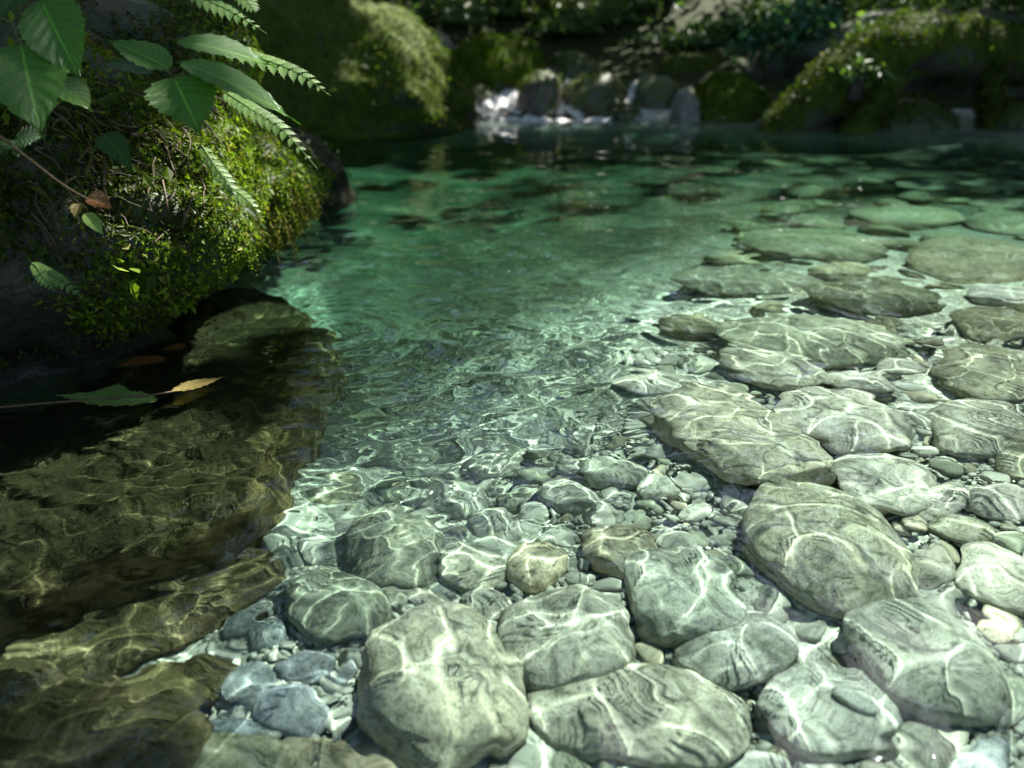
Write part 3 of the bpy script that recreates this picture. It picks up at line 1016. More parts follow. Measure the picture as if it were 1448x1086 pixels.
def lr_mask(P, Nn):
    n = fbm(P * 5, 3, 61)
    face = np.clip(Nn[:, 2] * 0.5 + 0.6, 0.3, 1)
    vis = (P[:, 2] > 0.015)
    return np.clip((n * 1.3 + 0.42) * face * sstep(-0.03, 0.06, P[:, 2]), 0, 1) * vis


def lr_edge(P, Nn):
    a = sstep(-0.73, -0.57, P[:, 0] + 0.12 * fbm(P * 6, 2, 62)) * (P[:, 2] > 0.05) * (P[:, 1] < 2.6)
    return np.clip(a * (0.75 + 0.5 * fbm(P * 9, 2, 63)), 0, 1)


moss_on(LR, LV, LVIS, 260000, 0.0085, M['moss'], lr_mask, rl, 0.45, 0.9, 0.7)
moss_on(LR, LV, LVIS, 200000, 0.0088, M['mosslit'], lr_edge, rl, 0.5, 0.9, 0.8, name='lit_moss')  # moss along the sunward edge is coloured as lit

# moss strands hanging down the right edge, sunlight put into their pale colours
mb, mg = MB(), MB()
for k in range(800):
    P, Nn = on_rock(rl.uniform(285, 452), rl.uniform(110, 330))
    if P is None or P[2] < 0.06 or P[1] > 2.5:
        continue
    L = rl.uniform(0.03, 0.10)
    n = int(L / 0.0045)
    t = np.linspace(0, 1, n)
    o_ = np.outer(t, Nn * 0.025) + np.outer(t ** 1.3, [rl.normal() * 0.012, rl.normal() * 0.012, -L]) + Nn * 0.004
    pts_ = P + o_
    v, f, uv = scatter_leaves(pts_, np.tile(Nn, (n, 1)), 0.0085 * (1 - 0.5 * t), 0.55, 0.8, 0.8, rl)
    (mg if (P[2] < 0.24 and rl.random() < 0.75) else mb).add(v, f, None, uv)
o = under(mb.build('hanging_moss', M['mosslit'], smooth=False), LR)
o['kind'] = 'stuff'
o = under(mg.build('hanging_moss', M['mossgold'], smooth=False), LR)
o['kind'] = 'stuff'

# tangled dry roots on the rock face
for k in range(46):
    mbr = MB()
    px, py = rl.uniform(20, 300), rl.uniform(90, 300)
    pl = []
    ang = rl.uniform(0.2, 1.4)
    for s in range(7):
        P, Nn = on_rock(px, py, 0.006)
        if P is None or P[1] > 2.6:
            break
        pl.append(P + Nn * rl.uniform(0.002, 0.014))
        ang += rl.normal() * 0.35
        px += math.cos(ang) * 17 * rl.choice([1, 1, -1] if s == 0 else [1])
        py += abs(math.sin(ang)) * 17
    if len(pl) < 3:
        continue
    c = spline(pl, 26)
    mbr.tube(c, np.linspace(0.0024, 0.0009, len(c)) * rl.uniform(0.7, 1.3), 5)
    under(mbr.build('root', M['root']), LR)

# --- the dark rock just behind it
R2 = empty('dark_rock', (-0.72, 2.95, -0.4), 'bare dark rock sticking out right behind the mossy left rock', 'rock', 'rocks round the pool')
V, F = blob((-0.96, 2.95, 0.06), (0.39, 0.36, 0.24), 71, 5, 2.3, 0.12, 4, 0.02, 0.03)
under(build('body', V, F, M['darkwet']), R2)
moss_on(R2, V, F, 9000, 0.014, M['moss'], lambda P, n: np.clip(n[:, 2], 0, 1) * (P[:, 2] > 0.1), rl)

# --- submerged ledge running out from the left rock
oz = -0.035
OUT = [(-260, 800), (0, 772), (110, 735), (230, 705), (330, 665), (372, 620), (392, 560), (425, 500), (452, 455), (420, 420), (362, 398), (250, 420), (120, 470), (-120, 540), (-400, 600)]
poly = np.array([at(a, b, oz)[:2] for a, b in OUT])
nn = 220
seg = np.concatenate([spline(np.concatenate([poly[-2:], poly, poly[:2]]), nn + 60)])[30:-30]
cen = poly.mean(0)
rings = np.linspace(0, 1, 46)
Vv = []
for q in rings:
    p = cen + (seg - cen) * min(1.0, q / 0.80) if q <= 0.80 else cen + (seg - cen) * (1.0 + 0.16 * (q - 0.8) / 0.2)
    zt = oz - 0.022 - (0.0 if q < 0.62 else 0.03 * ((min(q, 0.8) - 0.62) / 0.18) ** 2) - (0 if q < 0.8 else 0.30 * ((q - 0.8) / 0.2) ** 1.3)
    Vv.append(np.column_stack([p, np.full(len(p), zt)]))
Vv = np.concatenate(Vv)
nz_ = fbm(Vv * 9, 5, 81, 0.6) * 0.022 + fbm(Vv * 2.5, 2, 82) * 0.025 - 0.012
Vv[:, 2] += nz_
Vv[:, :2] += 0.022 * np.column_stack([fbm(Vv * 7 + 4, 4, 83), fbm(Vv * 7 + 40, 4, 84)])
Vv[:, 2] = np.minimum(Vv[:, 2], -0.014)
m_ = len(seg)
F = []
idx = np.arange(m_ * len(rings)).reshape(len(rings), m_)
q4 = np.stack([idx[:-1], np.roll(idx, -1, 1)[:-1], np.roll(idx, -1, 1)[1:], idx[1:]], -1).reshape(-1, 4)[:, ::-1]
o = build('submerged_ledge', Vv, q4, M['ledge'])
tag(o, 'flat brown rock ledge just under the water at the foot of the left rock', 'ledge')

# --- far rocks round the head of the pool
FAR = [
    # name, px, waterline py, y distance, half width px, height px, depth m, label, material, moss
    ('mossy_boulder', 700, 128, 7.3, 66, 62, 0.5, 'low mossy boulder left of the cascade', 'mossrock', 0.9),
    ('cascade_rock', 677, 150, 6.9, 24, 26, 0.2, 'small dark wet rock at the left foot of the cascade', 'wetrock', 0.2),
    ('cascade_rock', 766, 160, 6.65, 31, 50, 0.25, 'round dark rock splitting the white water, moss on its crown', 'wetrock', 0.15),
    ('cascade_rock', 842, 160, 6.75, 44, 48, 0.3, 'brown wet rock just right of the main white water', 'wetrock', 0.12),
    ('cascade_rock', 925, 162, 7.0, 46, 45, 0.3, 'grey rock glazed by a thin sheet of falling water', 'wetrock', 0.0),
    ('pale_rock', 972, 167, 6.55, 20, 36, 0.15, 'small pale rock shining in the sun at the pool edge', 'palerock', 0.0),
    ('mossy_boulder', 1035, 168, 6.6, 50, 54, 0.35, 'rounded mossy boulder left of the arched root', 'mossrock', 0.75),
    ('dark_rock', 820, 122, 8.0, 32, 40, 0.3, 'black rock above the cascade in deep shade', 'wetrock', 0.1),
    ('pale_rock', 1090, 160, 6.8, 24, 24, 0.2, 'grey rock between the mossy boulder and the root', 'wetrock', 0.1),
    ('pale_rock', 592, 92, 7.6, 46, 40, 0.4, 'pale bare slab sloping behind the mossy bank boulder', 'palerock', 0.0),
    ('dark_rock', 640, 168, 6.5, 18, 16, 0.2, 'low wet stone by the foot of the mossy bank boulder', 'wetrock', 0.1),
    ('dark_rock', 885, 168, 6.5, 22, 14, 0.15, 'low dark stone under the glazed grey rock', 'wetrock', 0.2),
    ('dark_rock', 1290, 186, 6.0, 60, 40, 0.3, 'dark stone inside the hollow under the root', 'wetrock', 0.2),
    ('dark_rock', 1200, 184, 6.0, 38, 22, 0.25, 'low black stone under the slope of the root', 'wetrock', 0.0),
    ('dark_rock', 1440, 186, 5.9, 42, 40, 0.3, 'dark stone right of the root foot', 'wetrock', 0.1),
    ('dark_rock', 735, 118, 8.6, 40, 36, 0.3, 'mossy stone beside the upper trickle', 'mossrock', 0.5),
    ('dark_rock', 1150, 128, 8.2, 60, 40, 0.4, 'shaded stone on the bank behind the root', 'mossrock', 0.3),
    ('dark_rock', 985, 120, 8.3, 60, 34, 0.4, 'shaded stone on the bank above the glazed rock', 'mossrock', 0.25),
]
for i, (nm, px, py, yy, hw, hp, dep, lab, mt, mo) in enumerate(FAR):
    P = aty(px, py, yy)
    sc = yy / FPX / math.cos(PITCH) * 1.02
    hgt = hp * sc
    base = P[2]
    rt = empty(nm, (P[0], yy, base), lab, 'boulder' if 'boulder' in nm else 'rock', 'rocks round the pool')
    V, F = blob((P[0], yy + dep * 0.3, base + hgt * 0.12), (hw * sc, dep, hgt * 0.88), 200 + i, 4, 2.3, 0.14, 5, 0.03, 0.05)
    under(build('body', V, F, M[mt]), rt)
    if mo > 0.05:
        n_ = int(2600 * mo * (1 + hw / 60))
        moss_on(rt, V, F, n_ * 3, 0.022, M['moss' if mo < 0.7 else 'mossgreen'], lambda P, n: np.clip(n[:, 2] * 1.2 + 0.3 + 0.6 * fbm(P * 5, 2, 7), 0, 1) * (P[:, 2] > base + 0.05), rl, 0.6, 0.5, 0.3)

# mossy bank boulder, left of the cascade
B = empty('mossy_boulder', (-1.85, 5.75, -0.5), 'huge moss covered boulder on the left bank, cut by the top edge', 'boulder', 'rocks round the pool')
V, F = blob((-1.90, 6.0, 0.0), (1.66, 0.95, 1.0), 91, 6, 2.3, 0.07, 3, 0.02, 0.035)
V[:, 2] += 0.05 * fbm(V * np.array([4, 4, 1.2]), 3, 92)
under(build('body', V, F, M['mossrock']), B)
moss_on(B, V, F, 80000, 0.017, M['moss'], lambda P, n: np.clip(0.7 + 0.8 * fbm(P * np.array([5, 5, 1.5]), 3, 93), 0, 1) * (P[:, 2] > 0.03), rl, 0.5, 0.6, 0.8)
moss_on(B, V, F, 110000, 0.017, M['mossgreen'], lambda P, n: np.clip(sstep(-1.25, -0.7, P[:, 0]) * (0.6 + 0.9 * fbm(P * np.array([5, 5, 1.5]) + 7, 3, 94)), 0, 1) * (P[:, 2] > 0.08), rl, 0.5, 0.6, 0.8, name='lit_moss')  # right flank gets brighter moss for the sunlight falling there

# arched mossy root on the right
RT = empty('mossy_root', (2.6, 5.9, 0), 'thick moss covered root arching down into the pool on the right', 'tree root')


def arch(ctrl, r0, r1, name, seed, n=70, seg=40, parent=RT):
    c = spline([aty(a, b, d) for a, b, d in ctrl], n)
    t = np.linspace(0, 1, n)
    V, Q, T = tube(c, np.interp(t, np.linspace(0, 1, len(r1)), r1), seg)
    V = V + 0.030 * np.column_stack([fbm(V * 3.5, 3, seed), fbm(V * 3.5 + 9, 3, seed + 1), fbm(V * 3.5 + 19, 3, seed + 2)])
    o = under(build(name, V, [Q, T], M['mossrock']), parent)
    return V, Q, o


VA, QA, _ = arch([(1085, 205, 5.75), (1140, 160, 5.8), (1195, 110, 5.85), (1260, 72, 5.9), (1340, 66, 6.0), (1420, 78, 6.05), (1500, 80, 6.1), (1620, 70, 6.3)], 0, [0.10, 0.17, 0.20, 0.22, 0.20, 0.19, 0.22, 0.26], 'main_limb', 600)
VB, QB, _ = arch([(1385, 70, 6.0), (1398, 110, 5.95), (1402, 150, 5.9), (1404, 210, 5.9)], 0, [0.12, 0.09, 0.075, 0.10], 'side_root', 610, 40, 24)
VC, QC, _ = arch([(1190, 215, 5.7), (1225, 165, 5.75), (1262, 110, 5.85), (1300, 85, 5.95)], 0, [0.10, 0.12, 0.13, 0.10], 'side_root', 620, 40, 24)
for VX, QX, nq in ((VA, QA, 40000), (VB, QB, 9000), (VC, QC, 12000)):
    moss_on(RT, VX, QX, nq, 0.018, M['moss'], lambda P, n: np.clip(0.55 + 0.5 * n[:, 2] + 0.7 * fbm(P * 4, 3, 95), 0, 1) * (P[:, 2] > 0.03), rl, 0.5, 0.6, 0.5)
moss_on(RT, VA, QA, 46000, 0.018, M['mossgreen'], lambda P, n: np.clip((n[:, 2] - 0.15) * 1.5 * (0.6 + 0.8 * fbm(P * 4 + 3, 3, 96)), 0, 1) * (P[:, 2] > 0.1), rl, 0.5, 0.6, 0.4, name='lit_moss')  # top of the limb gets brighter moss as if sunlit
BK = empty('mossy_boulder', (3.4, 7.0, 0), 'mossy boulder coloured dark for shade filling the space behind the arched root', 'boulder', 'rocks round the pool')
V, F = blob((3.6, 7.6, 0.1), (1.6, 0.8, 0.75), 97, 5, 2.4, 0.12, 4, 0.03, 0.04)
under(build('body', V, F, M['leftrock']), BK)  # dark rock colour stands in for the deep shade of the hollow
moss_on(BK, V, F, 4000, 0.05, M['moss'], lambda P, n: np.clip(0.4 + 0.6 * fbm(P * 3, 3, 98), 0, 1) * (P[:, 2] > 0.1), rl)

# ------------------------------------------------------------------ white water


def fall(name, ctrl, width, label, seed, n=34, m=12, part=None):
    """a sheet of tumbling water following ctrl points (world), with thickness and splash lumps"""
    c = spline(ctrl, n)
    r = np.random.default_rng(seed)
    T = np.gradient(c, axis=0)
    S = np.cross(T, [0, 0, 1.0])
    S /= np.linalg.norm(S, axis=1)[:, None]
    V = []
    for j in range(m):
        u = (j / (m - 1) - 0.5)
        V.append(c + S * (u * np.interp(np.linspace(0, 1, n), np.linspace(0, 1, len(width)), width))[:, None] + np.array([0, 0, 1]) * (0.05 * (1 - (2 * u) ** 2)))
    V = np.stack(V, 1).reshape(-1, 3)
    V += 0.022 * np.column_stack([fbm(V * 14, 3, seed), fbm(V * 14 + 5, 3, seed + 1), 1.3 * fbm(V * np.array([16, 7, 7]) + 11, 3, seed + 2)])
    bot = V - np.array([0, 0, 0.03])
    k = len(V)
    q = grid_faces(m, n)
    i = np.arange(k).reshape(n, m)
    ring = np.concatenate([i[0, :], i[1:, -1], i[-1, -2::-1], i[-2:0:-1, 0]])
    side = np.stack([ring, ring + k, np.roll(ring, -1) + k, np.roll(ring, -1)], 1)
    mb = MB().add(np.concatenate([V, bot]), np.concatenate([q, q[:, ::-1] + k, side]))
    # droplets and lumps of foam thrown up at the foot
    sv, sf = ico(1)
    e = c[-1]
    for _ in range(70):
        p = e + np.array([r.normal() * width[-1] * 0.45, r.normal() * 0.07, abs(r.normal()) * 0.035])
        mb.add(sv * r.uniform(0.003, 0.010) * np.array([1.3, 1, 0.7]) + p, None, sf)
    o = mb.build(name, M['foam'])
    return tag(o, label, 'cascade', 'white water at the head of the pool')


def w3(px, py, y):
    return aty(px, py, y)


fall('cascade', [w3(735, 124, 7.2), w3(722, 134, 7.0), w3(712, 146, 6.85), w3(716, 163, 6.6)], [0.08, 0.16, 0.25, 0.40], 'widest white cascade, left of the round dark rock', 701)
fall('cascade', [w3(800, 118, 7.3), w3(800, 130, 7.0), w3(803, 146, 6.85), w3(798, 163, 6.6)], [0.07, 0.11, 0.15, 0.26], 'narrow white fall between the two middle rocks', 702)
fall('cascade', [w3(898, 122, 7.05), w3(892, 134, 6.85), w3(888, 150, 6.7), w3(884, 164, 6.55)], [0.03, 0.04, 0.06, 0.12], 'small white fall down the left side of the glazed grey rock', 703)
fall('cascade', [w3(705, 130, 7.1), w3(694, 142, 6.9), w3(688, 152, 6.78), w3(690, 164, 6.58)], [0.04, 0.06, 0.09, 0.16], 'thin white strand left of the widest cascade', 708)
fall('cascade', [w3(985, 140, 6.9), w3(990, 150, 6.75), w3(1000, 158, 6.65), w3(1005, 166, 6.55)], [0.03, 0.05, 0.06, 0.12], 'thin white strand beside the pale rock, right of the other falls', 709)
fall('cascade', [w3(765, 92, 9.0), w3(770, 100, 8.6), w3(768, 108, 8.2), w3(760, 116, 7.7)], [0.16, 0.22, 0.2, 0.16], 'upper trickle of white water above the cascade', 704)
fall('cascade', [w3(660, 140, 7.0), w3(664, 148, 6.85), w3(668, 157, 6.7), w3(676, 165, 6.55)], [0.05, 0.07, 0.1, 0.14], 'short fall at the far left beside the bank boulder', 705)
fall('cascade', [(-0.19, 6.52, -0.035), (0.15, 6.47, -0.03), (0.6, 6.47, -0.03), (0.95, 6.5, -0.035)], [0.05, 0.12, 0.12, 0.05], 'flat streak of foam lying along the foot of the falls', 706)
# wavelets of foam where the side root drips

# ------------------------------------------------------------------ plants on the left rock


def leaf_mesh(base, tip, width, up, serr=0.06, droop=0.12, fold=0.18, n=30, m=9, shape=0.72, acum=0.16, wav=0.032, roll=0.0):
    """ovate leaf with toothed edge, midrib fold, drip tip; returns V, Q, UV"""
    base, tip, up = np.asarray(base, float), np.asarray(tip, float), np.asarray(up, float)
    ax = tip - base
    L = np.linalg.norm(ax)
    ax /= L
    sd = np.cross(ax, up)
    sd /= np.linalg.norm(sd)
    nr = np.cross(sd, ax)
    if roll:
        sd, nr = sd * math.cos(roll) + nr * math.sin(roll), nr * math.cos(roll) - sd * math.sin(roll)
    V, UV = [], []
    for i in range(n):
        s = i / (n - 1)
        body = math.sin(math.pi * min(1, (s / (1 - acum * 0.6))) ** shape) if s < (1 - acum * 0.6) else 0
        w = width / 2 * max(body ** 0.85, 0.10 * (1 - s) / acum if s > 0.5 else 0)
        if s < 0.02:
            w = width * 0.02
        for j in range(m):
            t = -1 + 2 * j / (m - 1)
            tw = t
            if abs(t) == 1 and serr:
                tw = t * (1 + serr * (1.0 if i % 2 else -0.6))
            q = abs(t)
            z = fold * q * w - droop * L * (s * s - s * 0.55) + wav * width * math.sin(6.283 * (s * 7 - q * 1.4)) * q * (1 - q * 0.4)
            V.append(base + ax * (s * L - 0.0 * q) + sd * (tw * w) + nr * z)
            UV.append((s, 0.5 + 0.5 * t))
    return np.array(V), grid_faces(m, n), np.array(UV)


def px3(px, py, dist):
    """point at a given distance along the ray of a pixel"""
    return CAM + ray(px, py) * dist


VIEWUP = np.array([0.1, -0.55, 0.85])


def add_leaf(root, b, t, w, db, dt, mat='leaf', up=VIEWUP, **kw):
    B_, T_ = px3(*b, db), px3(*t, dt)
    W = w / FPX * (db + dt) / 2
    V, Q, UV = leaf_mesh(B_, T_, W, up, **kw)
    return under(build('leaf', V, Q, M[mat], None, True, True, UV), root)


def add_stem(root, pts, r0=0.0022, r1=0.0014, name='stem', mat='stem'):
    c = spline([px3(a, b, d) for a, b, d in pts], 24)
    mb = MB().tube(c, np.linspace(r0, r1, len(c)), 7)
    return under(mb.build(name, M[mat]), root)


LD = 1.22
p = empty('broadleaf_plant', px3(20, 20, 1.3), 'plant with three big glossy drooping leaves in the top left corner', 'plant')
add_stem(p, [(-60, 10, 1.38), (10, 30, 1.30), (25, 55, 1.26), (34, 72, 1.24)])
add_stem(p, [(-40, -40, 1.36), (20, -20, 1.3), (62, 4, 1.26)])
add_stem(p, [(25, 55, 1.26), (55, 85, 1.26), (78, 118, 1.27)], 0.0016, 0.001)
add_leaf(p, (58, 0), (114, 114), 72, 1.26, 1.16, roll=-0.25, droop=0.10)
add_leaf(p, (30, 62), (56, 190), 92, 1.24, 1.12, droop=0.14)
add_leaf(p, (74, 112), (132, 156), 46, 1.27, 1.22, roll=0.2)
add_leaf(p, (40, -30), (-6, 26), 50, 1.3, 1.26, mat='leafdim')

p = empty('compound_leaf_plant', px3(244, 108, 1.28), 'sprig with five toothed oval leaves spreading from one joint over the moss', 'plant')
add_stem(p, [(120, 150, 1.46), (170, 132, 1.38), (215, 120, 1.31), (244, 108, 1.26)], 0.0026, 0.0018)
add_stem(p, [(244, 108, 1.26), (238, 102, 1.25), (231, 96, 1.25)], 0.0015, 0.0012)
add_stem(p, [(244, 108, 1.26), (254, 106, 1.25), (262, 100, 1.25)], 0.0015, 0.0012)
add_leaf(p, (240, 98), (146, 50), 52, 1.26, 1.30, roll=-0.15, shape=0.66)
add_leaf(p, (246, 110), (283, 188), 84, 1.25, 1.15, serr=0.09, droop=0.10)
add_leaf(p, (256, 88), (430, 166), 56, 1.25, 1.16, roll=0.25, shape=0.70, acum=0.22, droop=0.16)
add_leaf(p, (252, 58), (392, 88), 54, 1.33, 1.27, roll=0.2, shape=0.70, droop=0.12)
add_leaf(p, (215, 104), (146, 82), 40, 1.33, 1.36, mat='leafdim', roll=-0.2)

p = empty('seedling', px3(150, 200, 1.3), 'small drooping leaf with a browned tip on the shaded rock face', 'plant')
add_stem(p, [(120, 250, 1.34), (132, 215, 1.3), (142, 192, 1.27), (150, 190, 1.26)], 0.0014, 0.001)
add_leaf(p, (146, 190), (189, 240), 34, 1.27, 1.22, mat='leafdim', droop=0.35, shape=0.6)
p = empty('seedling', px3(30, 200, 1.2), 'little toothed green leaves at the left edge under the big leaves', 'plant')
add_stem(p, [(-30, 180, 1.22), (0, 195, 1.2), (40, 206, 1.19)], 0.0014, 0.001)
add_leaf(p, (20, 200), (66, 190), 34, 1.2, 1.18, mat='leafdim', serr=0.25)
add_leaf(p, (14, 198), (-8, 222), 30, 1.2, 1.16, mat='leafdim', serr=0.25)
add_leaf(p, (26, 202), (24, 222), 20, 1.2, 1.17, mat='leafdim', serr=0.25)

# long bare twig with a dry leaf, hanging down the rock
p = empty('dry_twig', px3(0, 192, 1.12), 'long thin brown twig ending in a dry curled leaf on the rock face', 'twig')
add_stem(p, [(-40, 170, 1.12), (0, 193, 1.12), (45, 228, 1.13), (90, 262, 1.14), (128, 284, 1.15)], 0.0020, 0.0012, 'stem', 'twig')
add_leaf(p, (122, 281), (162, 294), 26, 1.15, 1.14, mat='brownleaf', droop=0.3, fold=0.5)
p = empty('dry_leaf', px3(108, 300, 1.16), 'pale dry scrap of leaf caught on the rock under the twig', 'leaf', 'dry leaves on the rock')
add_leaf(p, (112, 288), (106, 310), 15, 1.17, 1.16, mat='yellowleaf', fold=0.6)
p = empty('dry_leaf', px3(132, 310, 1.16), 'dull green scrap of leaf hanging below the pale dry scrap', 'leaf', 'dry leaves on the rock')
add_leaf(p, (120, 302), (148, 334), 17, 1.17, 1.15, mat='floatleaf', fold=0.5)


def frond(root, pts, n, wmax, mat='fern', name='frond', taper=0.15, ang=0.85, up=VIEWUP):
    """one feathery frond: rachis with toothed pinnae in one mesh"""
    c = spline([px3(a, b, d) for a, b, d in pts], 60)
    mb = MB().tube(c, np.linspace(0.0013, 0.0005, len(c)), 5)
    for i in range(n):
        s = (i + 0.5) / n
        k = s * 59
        i0 = int(k)
        P = c[i0] + (c[min(i0 + 1, 59)] - c[i0]) * (k - i0)
        T = c[min(i0 + 2, 59)] - c[max(i0 - 2, 0)]
        T /= np.linalg.norm(T)
        S = np.cross(T, up)
        S /= np.linalg.norm(S)
        w = wmax * (math.sin(math.pi * min(1, 0.22 + 0.80 * s)) ** 0.8 if s > 0.35 else math.sin(math.pi * (0.22 + 0.8 * s)) ** 0.8)
        for sg in (-1, 1):
            d = S * sg * math.sin(ang) + T * math.cos(ang)
            tip = P + d * w + np.array([0, 0, -0.15 * w])
            V, Q, UV = leaf_mesh(P, tip, w * 0.50, up, serr=0.25, droop=0.1, fold=0.12, n=12, m=5, shape=0.6, acum=0.25)
            mb.add(V, Q, None, UV)
    return under(mb.build(name, M[mat]), root)


p = empty('fern', px3(330, 80, 1.5), 'pale green fern with toothed fronds leaning out from the mossy edge', 'fern')
frond(p, [(318, 70, 1.42), (372, 84, 1.38), (425, 105, 1.34), (468, 136, 1.30)], 11, 0.030)
frond(p, [(318, 130, 1.52), (352, 152, 1.48), (400, 184, 1.44), (450, 240, 1.38)], 14, 0.030)
frond(p, [(250, -30, 1.55), (290, -2, 1.5), (330, 18, 1.46), (378, 48, 1.42)], 12, 0.030)
p = empty('fern', px3(330, -10, 1.5), 'small fern frond cut by the top edge above the mossy edge', 'fern')
frond(p, [(310, -40, 1.52), (335, -18, 1.5), (352, 4, 1.47), (362, 18, 1.45)], 9, 0.026)
p = empty('fern', px3(70, 385, 1.12), 'small bright green sprig growing low on the wet rock', 'fern')
frond(p, [(45, 372, 1.16), (65, 385, 1.14), (90, 400, 1.12), (118, 422, 1.10)], 10, 0.016)
frond(p, [(48, 372, 1.16), (62, 392, 1.13), (78, 412, 1.1)], 8, 0.014)
p = empty('fern', px3(300, 200, 1.5), 'feathery sprig hanging over the mossy edge beneath the toothed leaves', 'fern')
frond(p, [(285, 205, 1.5), (305, 235, 1.47), (325, 262, 1.45), (340, 298, 1.43)], 10, 0.022)
frond(p, [(300, 250, 1.48), (330, 268, 1.45), (352, 285, 1.43), (372, 310, 1.42)], 9, 0.02)

# ------------------------------------------------------------------ leaves floating on the water


def float_leaf(root, b, t, w, mat, **kw):
    B_, T_ = at(*b, 0.003), at(*t, 0.003)
    V, Q, UV = leaf_mesh(B_, T_, w, (0, 0, 1), **kw)
    V[:, 2] = np.maximum(V[:, 2], 0.0022)
    return under(build('leaf', V, Q, M[mat], None, True, True, UV), root)


g = empty('floating_sprig', at(150, 562, 0.0), 'reddish stalk with a green and a yellowing leaf floating by the rock', 'leaf')
c = spline([at(-60, 582, 0.006), at(30, 573, 0.006), at(120, 566, 0.005), at(200, 560, 0.005), at(250, 553, 0.005)], 30)
under(MB().tube(c, np.linspace(0.0024, 0.0014, 30), 7).build('stalk', M['twig']), g)
float_leaf(g, (222, 566), (78, 560), 0.062, 'floatleaf', serr=0.10, droop=-0.02, fold=0.05, shape=0.8, acum=0.1)
float_leaf(g, (150, 562), (170, 542), 0.050, 'floatleaf', serr=0.10, droop=-0.02, fold=0.05, shape=0.8)
float_leaf(g, (243, 553), (318, 534), 0.040, 'yellowleaf', droop=-0.05, fold=0.12, shape=0.8)
g = empty('floating_leaf', at(198, 514, 0), 'orange brown leaf floating close to the dark rock', 'leaf', 'dead leaves floating by the rock')
float_leaf(g, (236, 507), (162, 521), 0.050, 'brownleaf', droop=-0.08, fold=0.2, shape=0.85)
g = empty('floating_leaf', at(245, 492, 0), 'dark brown leaf floating farthest in under the rock', 'leaf', 'dead leaves floating by the rock')
float_leaf(g, (264, 489), (228, 495), 0.036, 'brownleaf', droop=-0.03, fold=0.1, shape=0.8)

# ------------------------------------------------------------------ woodland behind the pool
rf = np.random.default_rng(91)


def crown_points(n, center, radii, seed, clumps=14):
    """points gathered in clumps through a crown's volume"""
    r = np.random.default_rng(seed)
    cc = r.normal(size=(clumps, 3))
    cc /= np.linalg.norm(cc, axis=1)[:, None]
    cc *= r.uniform(0.45, 1.0, (clumps, 1))
    k = r.integers(clumps, size=n)
    p = cc[k] + r.normal(size=(n, 3)) * 0.21
    return np.asarray(center) + p * np.asarray(radii)


def shrub(px, py, y, hw, hh, mat, label, n=2600, size=0.075, depth=0.5, name='shrub', cat='shrub', group='shrubs on the far bank', z0=None):
    P = aty(px, py, y)
    sc = y / FPX * 1.07
    R = (hw * sc, depth, hh * sc)
    gz = bedz(P[0], y) if z0 is None else z0
    rt = empty(name, (P[0], y, gz), label, cat, group)
    sd = int(rf.integers(1e6))
    pts_ = crown_points(n, (P[0], y, P[2]), R, sd)
    pts_[:, 2] = np.maximum(pts_[:, 2], gz + 0.02)
    nn_ = (pts_ - np.array([P[0], y, P[2] - R[2] * 0.5])) + np.array([0, -0.2, 0.5]) * R[2]
    nn_ /= np.linalg.norm(nn_, axis=1)[:, None] + 1e-9
    v, f, uv = scatter_leaves(pts_, nn_, size * rf.uniform(0.6, 1.4, n), 0.5, 0.6, 0.5, rf)
    under(build('foliage', v, f, M[mat], None, False, True, uv), rt)
    mb = MB()
    for k in range(5):
        e = pts_[rf.integers(n)]
        mb.tube(spline([(P[0] + rf.normal() * 0.04, y, gz - 0.05), ((P[0] * 2 + e[0]) / 3, y, (gz * 2 + e[2]) / 3 + 0.1), tuple(e)], 10), np.linspace(0.016, 0.004, 10), 5)
    under(mb.build('stem', M['bark']), rt)
    return rt


SH = [
    (520, 10, 9.0, 70, 80, 'shrub', 'dark shrub behind the huge bank boulder'),
    (600, 25, 9.5, 55, 55, 'shrub', 'green shrub over the pale bare slab'),
    (700, 35, 10.0, 60, 40, 'shrublit', 'green shrub coloured as sunlit above the low mossy boulder'),
    (660, -40, 11.0, 90, 60, 'shrub', 'leafy shrub at the top edge left of centre'),
    (800, 45, 9.6, 40, 45, 'shrublit', 'pale sunlit spray of leaves and dry stems above the cascade'),
    (770, -30, 10.5, 80, 60, 'shrublit', 'shrub coloured as sunlit at the top edge above the cascade'),
    (880, 40, 9.8, 60, 60, 'shrub', 'dark shrub right of the pale sunlit spray'),
    (930, -10, 10.5, 90, 60, 'shrub', 'shrub at the top edge right of centre'),
    (960, 85, 9.0, 60, 35, 'shrub', 'low dark shrub above the glazed grey rock'),
    (1050, 70, 9.2, 60, 45, 'shrub', 'dark shrub left of the cool green fern'),
    (1060, -20, 10.5, 80, 60, 'shrub', 'shrub hanging in from the top edge above the cool fern'),
    (1180, 10, 9.5, 80, 60, 'shrub', 'dark shrub just behind the top of the arched root'),
    (1300, -20, 9.0, 90, 50, 'shrub', 'shrub at the top edge over the arched root'),
    (1420, 0, 8.5, 80, 60, 'shrub', 'shrub in the top right corner'),
]
for (px, py, y, hw, hh, mt, lab) in SH:
    shrub(px, py, y, hw, hh, mt, lab)
shrub(1125, 45, 7.6, 58, 32, 'shrubblue', 'cool green fern clump lit between the boulders and the root', 700, 0.10, 0.3, 'fern_clump', 'fern', 'ferns on the far bank')
shrub(1250, 32, 6.1, 45, 18, 'fern', 'tuft of pale fern growing on the crown of the root', 90, 0.06, 0.15, 'fern_clump', 'fern', 'ferns on the far bank', z0=0.55)
shrub(1215, 95, 5.62, 34, 20, 'fern', 'tuft of pale fern hanging on the front of the root', 80, 0.055, 0.08, 'fern_clump', 'fern', 'ferns on the far bank', z0=0.25)
